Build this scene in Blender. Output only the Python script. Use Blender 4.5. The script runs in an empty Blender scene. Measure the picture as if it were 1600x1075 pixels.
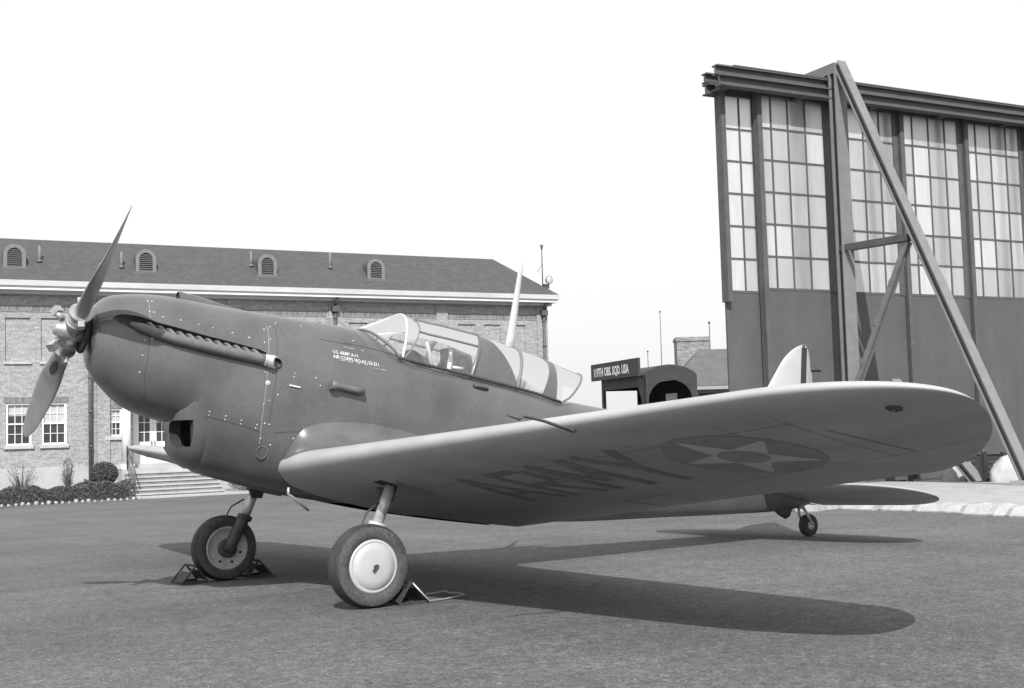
import bpy, bmesh, math, random
import numpy as np
from mathutils import Matrix, Vector
random.seed(7)
rng = np.random.default_rng(7)
R_ = math.radians
sc = bpy.context.scene
COL = sc.collection

# ------------------------------------------------------------------ frames
# G: world, z = gravity.  A: aeroplane frame standing on the gently tilted apron.  B: (u, n, z) frame of the buildings.
MA = Matrix(((0.9999943808, -0.0000888507, -0.0033511752, 0), (0, 0.9996487081, -0.0265039687, 0),
             (0.0033523528, 0.0265038198, 0.9996430909, 0), (0, 0, 0, 1)))
DV = Vector((-0.992939, 0.118626, 0)); NV = Vector((0.118626, 0.992939, 0))
ROTB = math.atan2(-DV.y, -DV.x)
SUN = Vector((0.3814662, 0.6155849, 0.6895932)).normalized()

# ------------------------------------------------------------------ camera
cd = bpy.data.cameras.new('camera'); cam = bpy.data.objects.new('camera', cd); COL.objects.link(cam)
cR = Vector((-0.8300709, 0.5569476, -0.0281363)); cU = Vector((0.0142509, 0.0716233, 0.9973299)); cF = Vector((-0.5574757, -0.8274536, 0.0673894))
cam.matrix_world = Matrix(((cR.x, cU.x, -cF.x, 4.3636219), (cR.y, cU.y, -cF.y, 10.2353097), (cR.z, cU.z, -cF.z, 1.4806497), (0, 0, 0, 1)))
cd.sensor_width = 36; cd.sensor_fit = 'HORIZONTAL'; cd.lens = 41.4394; cd.clip_start = .1; cd.clip_end = 9000
sc.camera = cam

# ------------------------------------------------------------------ world, sun, exposure
w = bpy.data.worlds.new('World'); sc.world = w; w.use_nodes = True
nt = w.node_tree; nt.nodes.clear()
sky = nt.nodes.new('ShaderNodeTexSky'); sky.sky_type = 'NISHITA'; sky.sun_disc = False
sky.sun_elevation = math.asin(SUN.z); sky.sun_rotation = math.atan2(SUN.x, SUN.y); sky.altitude = 50; sky.air_density = 1.6; sky.dust_density = 3.0; sky.ozone_density = 1.0
sep = nt.nodes.new('ShaderNodeSeparateColor')          # blue-sensitive film: only the blue light of the sky counts
flat = nt.nodes.new('ShaderNodeMath'); flat.operation = 'POWER'; flat.inputs[1].default_value = .1
gain = nt.nodes.new('ShaderNodeMath'); gain.operation = 'MULTIPLY'; gain.inputs[1].default_value = 7.2
bg = nt.nodes.new('ShaderNodeBackground'); bg.inputs['Strength'].default_value = .12
out = nt.nodes.new('ShaderNodeOutputWorld')
nt.links.new(sky.outputs[0], sep.inputs[0]); nt.links.new(sep.outputs[2], flat.inputs[0]); nt.links.new(flat.outputs[0], gain.inputs[0])
nt.links.new(gain.outputs[0], bg.inputs['Color']); nt.links.new(bg.outputs[0], out.inputs[0])
sd = bpy.data.lights.new('sun', 'SUN'); sd.energy = 5.0; sd.angle = R_(.55); sd.color = (1, 1, 1)
so = bpy.data.objects.new('sun', sd); COL.objects.link(so); so.rotation_euler = SUN.to_track_quat('Z', 'Y').to_euler(); so.location = (10, 20, 30)
vs = sc.view_settings; vs.view_transform = 'Standard'; vs.look = 'None'; vs.exposure = 0.0; vs.gamma = 1; vs.use_curve_mapping = False

# ------------------------------------------------------------------ materials (the photograph is black and white)
MATS = {}
def mat(name, v, rough=.7, metal=0., var=.12, scale=6., fine=0., fscale=150., bump=0., bscale=60., spec=.4, coords='Object', stretch=None):
    if name in MATS: return MATS[name]
    v *= .93
    m = bpy.data.materials.new(name); m.use_nodes = True; t = m.node_tree; L = t.links
    b = t.nodes['Principled BSDF']; b.inputs['Roughness'].default_value = rough; b.inputs['Metallic'].default_value = metal
    b.inputs['Specular IOR Level'].default_value = spec
    tc = t.nodes.new('ShaderNodeTexCoord'); mp = t.nodes.new('ShaderNodeMapping'); L.new(tc.outputs[coords], mp.inputs[0])
    if stretch: mp.inputs['Scale'].default_value = stretch
    n1 = t.nodes.new('ShaderNodeTexNoise'); n1.inputs['Scale'].default_value = scale; n1.inputs['Detail'].default_value = 7; n1.inputs['Roughness'].default_value = .6
    L.new(mp.outputs[0], n1.inputs['Vector'])
    mr = t.nodes.new('ShaderNodeMapRange'); mr.inputs[1].default_value = .3; mr.inputs[2].default_value = .7
    mr.inputs[3].default_value = v * (1 - var); mr.inputs[4].default_value = v * (1 + var); L.new(n1.outputs[0], mr.inputs[0])
    o = mr.outputs[0]
    if fine:
        n2 = t.nodes.new('ShaderNodeTexNoise'); n2.inputs['Scale'].default_value = fscale; n2.inputs['Detail'].default_value = 3; L.new(mp.outputs[0], n2.inputs['Vector'])
        m2 = t.nodes.new('ShaderNodeMapRange'); m2.inputs[1].default_value = .3; m2.inputs[2].default_value = .7; m2.inputs[3].default_value = 1 - fine; m2.inputs[4].default_value = 1 + fine
        L.new(n2.outputs[0], m2.inputs[0]); mu = t.nodes.new('ShaderNodeMath'); mu.operation = 'MULTIPLY'; L.new(o, mu.inputs[0]); L.new(m2.outputs[0], mu.inputs[1]); o = mu.outputs[0]
    L.new(o, b.inputs['Base Color'])
    if bump:
        n3 = t.nodes.new('ShaderNodeTexNoise'); n3.inputs['Scale'].default_value = bscale; n3.inputs['Detail'].default_value = 5; L.new(mp.outputs[0], n3.inputs['Vector'])
        bp = t.nodes.new('ShaderNodeBump'); bp.inputs['Strength'].default_value = bump; bp.inputs['Distance'].default_value = .01; L.new(n3.outputs[0], bp.inputs['Height']); L.new(bp.outputs[0], b.inputs['Normal'])
    MATS[name] = m; return m

M_SKIN = mat('drab_paint', .114, .3, var=.26, scale=1.7, fine=.16, fscale=90, bump=.2, bscale=4, spec=.5)
for _k, _v in (('Coat Weight', .25), ('Coat Roughness', .18)): M_SKIN.node_tree.nodes['Principled BSDF'].inputs[_k].default_value = _v
M_SKIN2 = mat('drab_paint_patched', .17, .5, var=.12, scale=4, spec=.45)
M_WING = mat('pale_wing_paint', .395, .5, var=.15, scale=3, fine=.03, fscale=90, bump=.08, bscale=8, stretch=(1, .35, 1))
M_FIN = mat('pale_tail_paint', .5, .5, var=.04, scale=3)
M_DARKMARK = mat('dark_blue_marking', .3, .6, var=.1); M_WHITEMARK = mat('white_marking', .56, .6, var=.06); M_REDMARK = mat('red_marking', .32, .6, var=.1)
M_RIBT = mat('rib_tape', .31, .6, var=.2, scale=6)
M_LETTER = mat('black_marking', .24, .6, var=.25, scale=9)
M_WHITE = mat('white_paint', .8, .5, var=.05, scale=5)
M_STENCIL = mat('white_stencil', .75, .6, var=.15, scale=60)
M_TROUGH = mat('trough_shade', .045, .85, var=.3, scale=10)  # near-black trough colour, holds the shade under the cowl overhang
M_HUB = mat('hub_metal', .46, .4, .55, var=.2, scale=14)
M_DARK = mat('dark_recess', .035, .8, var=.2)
M_EXH = mat('exhaust_metal', .16, .5, .15, var=.14, scale=12, fine=.1, fscale=80)
M_ALU = mat('bare_aluminium', .66, .35, .4, var=.12, scale=14)
M_BLADE = mat('propeller_paint', .31, .42, .25, var=.12, scale=5)
M_BLADEDK = mat('propeller_black', .07, .5, var=.15)
M_RUB = mat('tyre_rubber', .05, .75, var=.3, scale=9, fine=.2, fscale=60, bump=.1, bscale=90)
M_RUBS = mat('dusty_sidewall', .085, .85, var=.35, scale=7, fine=.3, fscale=50, bump=.1, bscale=40)
M_DISC = mat('wheel_cover_paint', .52, .45, var=.05, scale=8)
M_RIM = mat('wheel_rim_metal', .55, .5, .1, var=.2, scale=14)
M_STEEL = mat('worn_steel', .09, .6, .3, var=.3, scale=20)
M_ROD = mat('galvanised_rod', .5, .4, .5, var=.15, scale=20)
M_COCK = mat('cockpit_dark', .055, .8, var=.25, scale=8)
M_COCKL = mat('cockpit_pale', .5, .6, var=.15, scale=8)
M_ASPH = None
M_CONC = mat('concrete', .37, .85, var=.16, scale=2.2, fine=.12, fscale=40, bump=.3, bscale=30)
M_KERB = mat('whitewashed_stone', .44, .9, var=.18, scale=5, fine=.1, fscale=30, bump=.5, bscale=14)
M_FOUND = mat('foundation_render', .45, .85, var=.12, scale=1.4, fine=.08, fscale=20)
M_ROOF = None
M_RISER = mat('dark_riser', .24, .9, var=.25, scale=3, fine=.1, fscale=20)  # risers toned darker than the treads, in place of step shading
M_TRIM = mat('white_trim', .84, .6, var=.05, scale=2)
M_GUT = mat('weathered_gutter', .56, .6, var=.1, scale=2, stretch=(.3, 1, 1))
M_TRIMG = mat('grey_trim', .55, .6, var=.08, scale=2)
M_LOUV = mat('louver_paint', .17, .7, var=.2)
M_DORM = mat('dormer_lead', .085, .7, var=.2, scale=7)
M_DORMF = mat('dormer_trim', .21, .8, var=.15, scale=8)
M_PIPE = mat('iron_pipe', .12, .6, .2, var=.2)
M_PANE = mat('dark_pane', .05, .12, var=.3, scale=1.5, spec=.7)
M_SHADE = mat('window_shade', .5, .8, var=.08, scale=3)
M_SAND = mat('sandstone', .5, .85, var=.1, scale=6)
M_DOORP = mat('hangar_sheet', .1, .7, var=.14, scale=1.1, fine=.05, fscale=16, bump=.12, bscale=2.5, stretch=(1.3, 1, .6))
M_HST = mat('hangar_steel', .1, .65, var=.16, scale=4, fine=.06, fscale=40)
M_HSTL = mat('brace_steel', .2, .65, var=.12, scale=4, fine=.06, fscale=40)
M_HEDGE = mat('hedge_leaf', .1, .8, var=.45, scale=9)
M_TWIG = mat('twig_bark', .13, .9, var=.3, scale=20)
M_TRUCK = mat('truck_paint', .042, .6, var=.15, scale=5)
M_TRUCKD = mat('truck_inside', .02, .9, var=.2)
M_TARP = mat('canvas_tarp', .45, .9, var=.12, scale=6, bump=.4, bscale=8)
M_HROOF = mat('far_roof_slate', .12, .8, var=.15, scale=2, fine=.12, fscale=14)
M_HWALL = mat('far_wall_render', .34, .85, var=.12, scale=2)
M_PEB = mat('pale_gravel', .33, .9, var=.5, scale=3)

def brick_mat(name, c1, c2, mort, sx=.215, sz=.075):
    m = bpy.data.materials.new(name); m.use_nodes = True; t = m.node_tree; L = t.links; b = t.nodes['Principled BSDF']; b.inputs['Roughness'].default_value = .9
    tc = t.nodes.new('ShaderNodeTexCoord'); sp = t.nodes.new('ShaderNodeSeparateXYZ'); L.new(tc.outputs['Object'], sp.inputs[0])
    ad = t.nodes.new('ShaderNodeMath'); L.new(sp.outputs[0], ad.inputs[0]); L.new(sp.outputs[1], ad.inputs[1])
    cb = t.nodes.new('ShaderNodeCombineXYZ'); L.new(ad.outputs[0], cb.inputs[0]); L.new(sp.outputs[2], cb.inputs[1])
    br = t.nodes.new('ShaderNodeTexBrick'); L.new(cb.outputs[0], br.inputs['Vector']); br.inputs['Scale'].default_value = 1
    br.inputs['Brick Width'].default_value = sx; br.inputs['Row Height'].default_value = sz; br.inputs['Mortar Size'].default_value = .008; br.inputs['Mortar Smooth'].default_value = .2; br.inputs['Bias'].default_value = 0
    for k, c in (('Color1', c1), ('Color2', c2), ('Mortar', mort)): br.inputs[k].default_value = (c, c, c, 1)
    n1 = t.nodes.new('ShaderNodeTexNoise'); n1.inputs['Scale'].default_value = 11; n1.inputs['Detail'].default_value = 6; n1.inputs['Roughness'].default_value = .75; L.new(cb.outputs[0], n1.inputs['Vector'])
    mr = t.nodes.new('ShaderNodeMapRange'); mr.inputs[1].default_value = .3; mr.inputs[2].default_value = .7; mr.inputs[1].default_value = .36; mr.inputs[2].default_value = .64; mr.inputs[3].default_value = .72; mr.inputs[4].default_value = 1.28; L.new(n1.outputs[0], mr.inputs[0])
    mx = t.nodes.new('ShaderNodeVectorMath'); mx.operation = 'SCALE'; L.new(br.outputs[0], mx.inputs[0]); L.new(mr.outputs[0], mx.inputs['Scale']); L.new(mx.outputs[0], b.inputs['Base Color'])
    bp = t.nodes.new('ShaderNodeBump'); bp.inputs['Strength'].default_value = .4; bp.inputs['Distance'].default_value = .008; bp.invert = True; L.new(br.outputs['Fac'], bp.inputs['Height']); L.new(bp.outputs[0], b.inputs['Normal'])
    return m
M_BRICK = brick_mat('tapestry_brick', .25, .38, .37)
M_BRICKD = brick_mat('dark_header_brick', .13, .24, .3, .075, .215)
M_BRICKP = brick_mat('panel_brick', .27, .39, .37)
M_CHIM = brick_mat('chimney_brick', .16, .3, .3)

def shingle_mat():
    m = bpy.data.materials.new('roof_slates'); m.use_nodes = True; t = m.node_tree; L = t.links; b = t.nodes['Principled BSDF']; b.inputs['Roughness'].default_value = .85
    tc = t.nodes.new('ShaderNodeTexCoord'); sp = t.nodes.new('ShaderNodeSeparateXYZ'); L.new(tc.outputs['Object'], sp.inputs[0])
    cb = t.nodes.new('ShaderNodeCombineXYZ'); L.new(sp.outputs[0], cb.inputs[0]); L.new(sp.outputs[2], cb.inputs[1])
    br = t.nodes.new('ShaderNodeTexBrick'); L.new(cb.outputs[0], br.inputs['Vector']); br.inputs['Scale'].default_value = 1
    br.inputs['Brick Width'].default_value = .25; br.inputs['Row Height'].default_value = .12; br.inputs['Mortar Size'].default_value = .006
    for k, c in (('Color1', .066), ('Color2', .080), ('Mortar', .06)): br.inputs[k].default_value = (c, c, c, 1)
    n1 = t.nodes.new('ShaderNodeTexNoise'); n1.inputs['Scale'].default_value = 5; n1.inputs['Detail'].default_value = 9; n1.inputs['Roughness'].default_value = .75; L.new(tc.outputs['Object'], n1.inputs['Vector'])
    mr = t.nodes.new('ShaderNodeMapRange'); mr.inputs[1].default_value = .3; mr.inputs[2].default_value = .7; mr.inputs[3].default_value = .84; mr.inputs[4].default_value = 1.16; L.new(n1.outputs[0], mr.inputs[0])
    mx = t.nodes.new('ShaderNodeVectorMath'); mx.operation = 'SCALE'; L.new(br.outputs[0], mx.inputs[0]); L.new(mr.outputs[0], mx.inputs['Scale']); L.new(mx.outputs[0], b.inputs['Base Color'])
    return m
M_ROOF = shingle_mat()

def asphalt_mat():
    m = bpy.data.materials.new('asphalt'); m.use_nodes = True; t = m.node_tree; L = t.links; b = t.nodes['Principled BSDF']; b.inputs['Roughness'].default_value = .92; b.inputs['Specular IOR Level'].default_value = .3
    tc = t.nodes.new('ShaderNodeTexCoord')
    def noise(s, d, r=.6, st=None):
        n = t.nodes.new('ShaderNodeTexNoise'); n.inputs['Scale'].default_value = s; n.inputs['Detail'].default_value = d; n.inputs['Roughness'].default_value = r
        if st:
            mp = t.nodes.new('ShaderNodeMapping'); mp.inputs['Scale'].default_value = st; L.new(tc.outputs['Object'], mp.inputs[0]); L.new(mp.outputs[0], n.inputs['Vector'])
        else: L.new(tc.outputs['Object'], n.inputs['Vector'])
        return n.outputs[0]
    def rng_(o, a, b_, lo=.3, hi=.7):
        r = t.nodes.new('ShaderNodeMapRange'); r.inputs[1].default_value = lo; r.inputs[2].default_value = hi; r.inputs[3].default_value = a; r.inputs[4].default_value = b_; L.new(o, r.inputs[0]); return r.outputs[0]
    def mul(a, b_):
        r = t.nodes.new('ShaderNodeMath'); r.operation = 'MULTIPLY'; L.new(a, r.inputs[0]); L.new(b_, r.inputs[1]); return r.outputs[0]
    v = rng_(noise(.3, 6), .074, .118)
    v = mul(v, rng_(noise(1.0, 5, .6, (.3, 1.9, 1)), .92, 1.08, .36, .64))
    v = mul(v, rng_(noise(.8, 6, .65, (2.4, .3, 1)), .92, 1.08, .36, .64))
    v = mul(v, rng_(noise(2.2, 7, .65, (1, 2.2, 1)), .88, 1.12))
    v = mul(v, rng_(noise(14, 5, .75), .70, 1.3, .38, .62))
    v = mul(v, rng_(noise(50, 4, .8), .48, 1.52, .38, .62))
    v = mul(v, rng_(noise(150, 2), .6, 1.4, .38, .62))
    vo = t.nodes.new('ShaderNodeTexVoronoi'); vo.inputs['Scale'].default_value = 38; L.new(tc.outputs['Object'], vo.inputs['Vector'])
    v = mul(v, rng_(vo.outputs['Color'], 1.0, 2.1, .88, 1.0))          # pale chips in the binder
    L.new(v, b.inputs['Base Color']); b.inputs['Sheen Weight'].default_value = .05; b.inputs['Sheen Roughness'].default_value = .5
    bp = t.nodes.new('ShaderNodeBump'); bp.inputs['Strength'].default_value = .45; bp.inputs['Distance'].default_value = .006; L.new(noise(75, 5, .7), bp.inputs['Height']); L.new(bp.outputs[0], b.inputs['Normal'])
    return m
M_ASPH = asphalt_mat()

def glass_mat(name, white, gl, white_v=.85, rough=.03):
    m = bpy.data.materials.new(name); m.use_nodes = True; t = m.node_tree; L = t.links; t.nodes.remove(t.nodes['Principled BSDF']); o = t.nodes['Material Output']
    tr = t.nodes.new('ShaderNodeBsdfTransparent'); df = t.nodes.new('ShaderNodeBsdfDiffuse'); df.inputs[0].default_value = (white_v,) * 3 + (1,)
    gs = t.nodes.new('ShaderNodeBsdfGlossy'); gs.inputs['Roughness'].default_value = rough
    tc = t.nodes.new('ShaderNodeTexCoord'); nn = t.nodes.new('ShaderNodeTexNoise'); nn.inputs['Scale'].default_value = 5; nn.inputs['Detail'].default_value = 5; L.new(tc.outputs['Object'], nn.inputs['Vector'])
    mr = t.nodes.new('ShaderNodeMapRange'); mr.inputs[1].default_value = .35; mr.inputs[2].default_value = .7; mr.inputs[3].default_value = white * .6; mr.inputs[4].default_value = white * 1.4; L.new(nn.outputs[0], mr.inputs[0])
    a = t.nodes.new('ShaderNodeMixShader'); L.new(mr.outputs[0], a.inputs[0]); L.new(tr.outputs[0], a.inputs[1]); L.new(df.outputs[0], a.inputs[2])
    fr = t.nodes.new('ShaderNodeFresnel'); fr.inputs[0].default_value = 1.5
    b = t.nodes.new('ShaderNodeMixShader'); L.new(fr.outputs[0], b.inputs[0]); L.new(a.outputs[0], b.inputs[1]); L.new(gs.outputs[0], b.inputs[2])
    L.new(b.outputs[0], o.inputs[0]); return m
M_GLASS = glass_mat('canopy_glass', .07, .1)
def frosted(name, d, tr_):
    m = bpy.data.materials.new(name); m.use_nodes = True; t = m.node_tree; L = t.links; t.nodes.remove(t.nodes['Principled BSDF']); o = t.nodes['Material Output']
    tc = t.nodes.new('ShaderNodeTexCoord'); mp = t.nodes.new('ShaderNodeMapping'); mp.inputs['Scale'].default_value = (6, 1, .6); L.new(tc.outputs['Object'], mp.inputs[0])
    nn = t.nodes.new('ShaderNodeTexNoise'); nn.inputs['Scale'].default_value = 1.5; nn.inputs['Detail'].default_value = 6; L.new(mp.outputs[0], nn.inputs['Vector'])
    mr = t.nodes.new('ShaderNodeMapRange'); mr.inputs[1].default_value = .3; mr.inputs[2].default_value = .7; mr.inputs[3].default_value = d * .86; mr.inputs[4].default_value = d * 1.12; L.new(nn.outputs[0], mr.inputs[0])
    df = t.nodes.new('ShaderNodeBsdfDiffuse'); L.new(mr.outputs[0], df.inputs[0])
    tl = t.nodes.new('ShaderNodeBsdfTranslucent'); tl.inputs[0].default_value = (tr_, tr_, tr_, 1)
    a = t.nodes.new('ShaderNodeAddShader'); L.new(df.outputs[0], a.inputs[0]); L.new(tl.outputs[0], a.inputs[1]); L.new(a.outputs[0], o.inputs[0]); return m
M_FROST = [frosted('frosted_pane_%s' % k, d, tt) for k, d, tt in (('clear', .32, .6), ('milky', .245, .53), ('dusty', .235, .52))]

# ------------------------------------------------------------------ mesh helpers
class MB:
    def __init__(s): s.v = []; s.f = []; s.m = []; s.sm = []
    def add(s, vs, fs, mi=0, smooth=False):
        o = len(s.v); s.v += [tuple(map(float, v)) for v in vs]
        for f in fs: s.f.append(tuple(i + o for i in f)); s.m.append(mi); s.sm.append(smooth)
        return s
    def box(s, x0, x1, y0, y1, z0, z1, mi=0):
        return s.add([(x0, y0, z0), (x1, y0, z0), (x1, y1, z0), (x0, y1, z0), (x0, y0, z1), (x1, y0, z1), (x1, y1, z1), (x0, y1, z1)],
                     [(0, 3, 2, 1), (4, 5, 6, 7), (0, 1, 5, 4), (1, 2, 6, 5), (2, 3, 7, 6), (3, 0, 4, 7)], mi)
    def beam(s, p0, p1, w, h, up=(0, 0, 1), mi=0):
        p0, p1 = Vector(p0), Vector(p1); a = (p1 - p0).normalized(); u = Vector(up); r = a.cross(u)
        if r.length < 1e-4: r = a.cross(Vector((1, 0, 0)))
        r.normalize(); u = r.cross(a).normalized(); r *= w / 2; u *= h / 2
        return s.add([p0 - r - u, p0 + r - u, p0 + r + u, p0 - r + u, p1 - r - u, p1 + r - u, p1 + r + u, p1 - r + u],
                     [(0, 3, 2, 1), (4, 5, 6, 7), (0, 1, 5, 4), (1, 2, 6, 5), (2, 3, 7, 6), (3, 0, 4, 7)], mi)
    def ibeam(s, p0, p1, w, h, up=(0, 0, 1), t=.03):
        p0, p1 = Vector(p0), Vector(p1); a = (p1 - p0).normalized(); r = a.cross(Vector(up)).normalized(); u = r.cross(a).normalized()
        s.beam(p0 + u * (h / 2 - t / 2), p1 + u * (h / 2 - t / 2), w, t, u); s.beam(p0 - u * (h / 2 - t / 2), p1 - u * (h / 2 - t / 2), w, t, u)
        return s.beam(p0, p1, t, h - 2 * t, u)
    def tube(s, pts, rad, n=12, cap=True, mi=0, up=None, sy=1.):
        pts = [Vector(q) for q in pts]; k = len(pts); rad = [rad] * k if isinstance(rad, (int, float)) else rad
        vs = []; fs = []; ref = Vector(up) if up else None
        for i, q in enumerate(pts):
            d = (pts[min(i + 1, k - 1)] - pts[max(i - 1, 0)]).normalized()
            if ref is None: ref = Vector((0, 0, 1)) if abs(d.z) < .9 else Vector((1, 0, 0))
            a = d.cross(ref).normalized(); b = a.cross(d).normalized()
            for j in range(n):
                t = 2 * math.pi * j / n; vs.append(q + (a * math.cos(t) + b * math.sin(t) * sy) * rad[i])
        for i in range(k - 1):
            for j in range(n):
                j2 = (j + 1) % n; fs.append((i * n + j, i * n + j2, (i + 1) * n + j2, (i + 1) * n + j))
        s.add(vs, fs, mi, True)
        if cap: s.add(vs[:n], [tuple(range(n))[::-1]], mi); s.add(vs[-n:], [tuple(range(n))], mi)
        return s
    def loft(s, rings, mi=0, smooth=True, close=True, cap0=False, cap1=False):
        n = len(rings[0]); vs = [q for r in rings for q in r]; fs = []
        for i in range(len(rings) - 1):
            for j in range(n if close else n - 1):
                j2 = (j + 1) % n; fs.append((i * n + j, i * n + j2, (i + 1) * n + j2, (i + 1) * n + j))
        s.add(vs, fs, mi, smooth)
        if cap0: s.add(rings[0], [tuple(range(n))[::-1]], mi)
        if cap1: s.add(rings[-1], [tuple(range(n))], mi)
        return s
    def lathe(s, prof, c, ax, n=40, mi=0):      # prof: (radius, offset along axis)
        c, ax = Vector(c), Vector(ax).normalized(); ref = Vector((0, 0, 1)) if abs(ax.z) < .9 else Vector((1, 0, 0)); a = ax.cross(ref).normalized(); b = ax.cross(a)
        rings = [[c + ax * o + (a * math.cos(2 * math.pi * j / n) + b * math.sin(2 * math.pi * j / n)) * max(r, 1e-4) for j in range(n)] for r, o in prof]
        return s.loft(rings, mi)
    def prism(s, poly, h0, h1, f, mi=0):        # f(a,b,h)->xyz
        n = len(poly); s.add([f(a, b, h0) for a, b in poly] + [f(a, b, h1) for a, b in poly],
              [tuple(range(n))[::-1], tuple(range(n, 2 * n))] + [(i, (i + 1) % n, (i + 1) % n + n, i + n) for i in range(n)], mi); return s
    def blob(s, c, r, n=10, mi=0, jit=0.):
        c = Vector(c); r = Vector(r if not isinstance(r, (int, float)) else (r, r, r)); rings = []
        for i in range(n // 2 + 1):
            t = math.pi * i / (n // 2)
            rings.append([c + Vector((r.x * math.sin(t) * math.cos(2 * math.pi * j / n), r.y * math.sin(t) * math.sin(2 * math.pi * j / n), r.z * math.cos(t))) * (1 + (random.random() - .5) * jit) if 0 < i < n // 2
                          else c + Vector((0, 0, r.z * math.cos(t))) for j in range(n)])
        return s.loft(rings, mi)
    def build(s, name, mats, parent=None, off=(0, 0, 0), recalc=True):
        me = bpy.data.meshes.new(name); o = np.array(off)
        me.from_pydata([tuple(np.array(v) - o) for v in s.v] if any(off) else s.v, [], s.f)
        for m in (mats if isinstance(mats, (list, tuple)) else [mats]): me.materials.append(m)
        me.polygons.foreach_set('material_index', s.m); me.polygons.foreach_set('use_smooth', s.sm)
        if recalc:
            bm = bmesh.new(); bm.from_mesh(me); bmesh.ops.remove_doubles(bm, verts=bm.verts, dist=1e-5); bmesh.ops.recalc_face_normals(bm, faces=bm.faces); bm.to_mesh(me); bm.free()
        me.update(); ob = bpy.data.objects.new(name, me); COL.objects.link(ob)
        if parent: ob.parent = parent
        return ob
def tag(o, label=None, cat=None, group=None, kind=None):
    if label: o['label'] = label
    if cat: o['category'] = cat
    if group: o['group'] = group
    if kind: o['kind'] = kind
    return o
def empty(name, mw):
    e = bpy.data.objects.new(name, None); COL.objects.link(e); e.matrix_world = mw; e.empty_display_size = .3; return e
def Bm(u=0, n=0, z=0):        # matrix of a root standing at (u,n,z) in the building frame
    p = -DV * u + NV * n; return Matrix.Translation((p.x, p.y, z)) @ Matrix.Rotation(ROTB, 4, 'Z')
def Am(x, y, z=0): return MA @ Matrix.Translation((x, y, z))
def gz(x, y):                 # ground height in world G: the apron tilts gently, level far away
    yy = max(-36., min(30., y)); xx = max(-60., min(60., x)); return .0033512 * xx + .0265134 * yy
def gB(u, n):
    p = -DV * u + NV * n; return gz(p.x, p.y)
def cut(ob, mbs, mt):
    for mb in mbs:
        c = mb.build('cutter', mt); c.matrix_world = ob.matrix_world
        md = ob.modifiers.new('b', 'BOOLEAN'); md.operation = 'DIFFERENCE'; md.object = c; md.solver = 'EXACT'; md.material_mode = 'TRANSFER'
        bpy.context.view_layer.update()
        dg = bpy.context.evaluated_depsgraph_get(); me = bpy.data.meshes.new_from_object(ob.evaluated_get(dg)); ob.modifiers.clear(); old = ob.data; ob.data = me
        cm = c.data; bpy.data.objects.remove(c); bpy.data.meshes.remove(cm)
def hermite(xs, ys, x):
    xs = np.array(xs, float); ys = np.array(ys, float); m = np.gradient(ys, xs)
    d = np.diff(ys) / np.diff(xs)
    for i in range(1, len(xs) - 1):
        if d[i - 1] * d[i] <= 0: m[i] = 0
        else: m[i] = np.sign(d[i]) * min(abs(m[i]), 2.5 * min(abs(d[i - 1]), abs(d[i])))
    i = np.clip(np.searchsorted(xs, x) - 1, 0, len(xs) - 2); h = xs[i + 1] - xs[i]; t = np.clip((x - xs[i]) / h, 0, 1)
    return (2 * t**3 - 3 * t**2 + 1) * ys[i] + (t**3 - 2 * t**2 + t) * h * m[i] + (-2 * t**3 + 3 * t**2) * ys[i + 1] + (t**3 - t**2) * h * m[i + 1]

# ================================================================== THE SETTING: ground
def grid_axis(core0, core1, step, far):
    a = list(np.arange(core0, core1 + .01, step)); return [-far, -400, -120] + a + [120, 400, far]
xs = grid_axis(-60, 60, 4, 4000); ys = grid_axis(-60, 60, 3, 4000)
mb = MB(); mb.add([(x, y, gz(x, y)) for y in ys for x in xs], [(j * len(xs) + i, j * len(xs) + i + 1, (j + 1) * len(xs) + i + 1, (j + 1) * len(xs) + i) for j in range(len(ys) - 1) for i in range(len(xs) - 1)])
tag(mb.build('ground', M_ASPH), 'grey asphalt apron with pale chips under the parked aeroplane', kind='structure')

# loose pale gravel on the asphalt
mb = MB()
for k in range(1500):
    t = random.random() ** .7; d = 3.5 + 34 * t * t; a = math.atan2(cF.y, cF.x) + (random.random() - .5) * 1.05
    x, y = 4.36 + d * math.cos(a), 10.23 + d * math.sin(a); r = random.uniform(.002, .006) * (1 if random.random() < .96 else 1.8)
    z = gz(x, y) + r * .25; ph = random.random() * 6.28
    vs = [(x + r * math.cos(ph + j * 2.094) * random.uniform(.7, 1.3), y + r * math.sin(ph + j * 2.094) * random.uniform(.7, 1.3), z) for j in range(3)] + [(x, y, z + r * .6)]
    mb.add(vs, [(0, 1, 3), (1, 2, 3), (2, 0, 3)])
tag(mb.build('gravel', M_PEB, recalc=False), 'small pale gravel scattered over the asphalt', kind='stuff')

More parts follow.
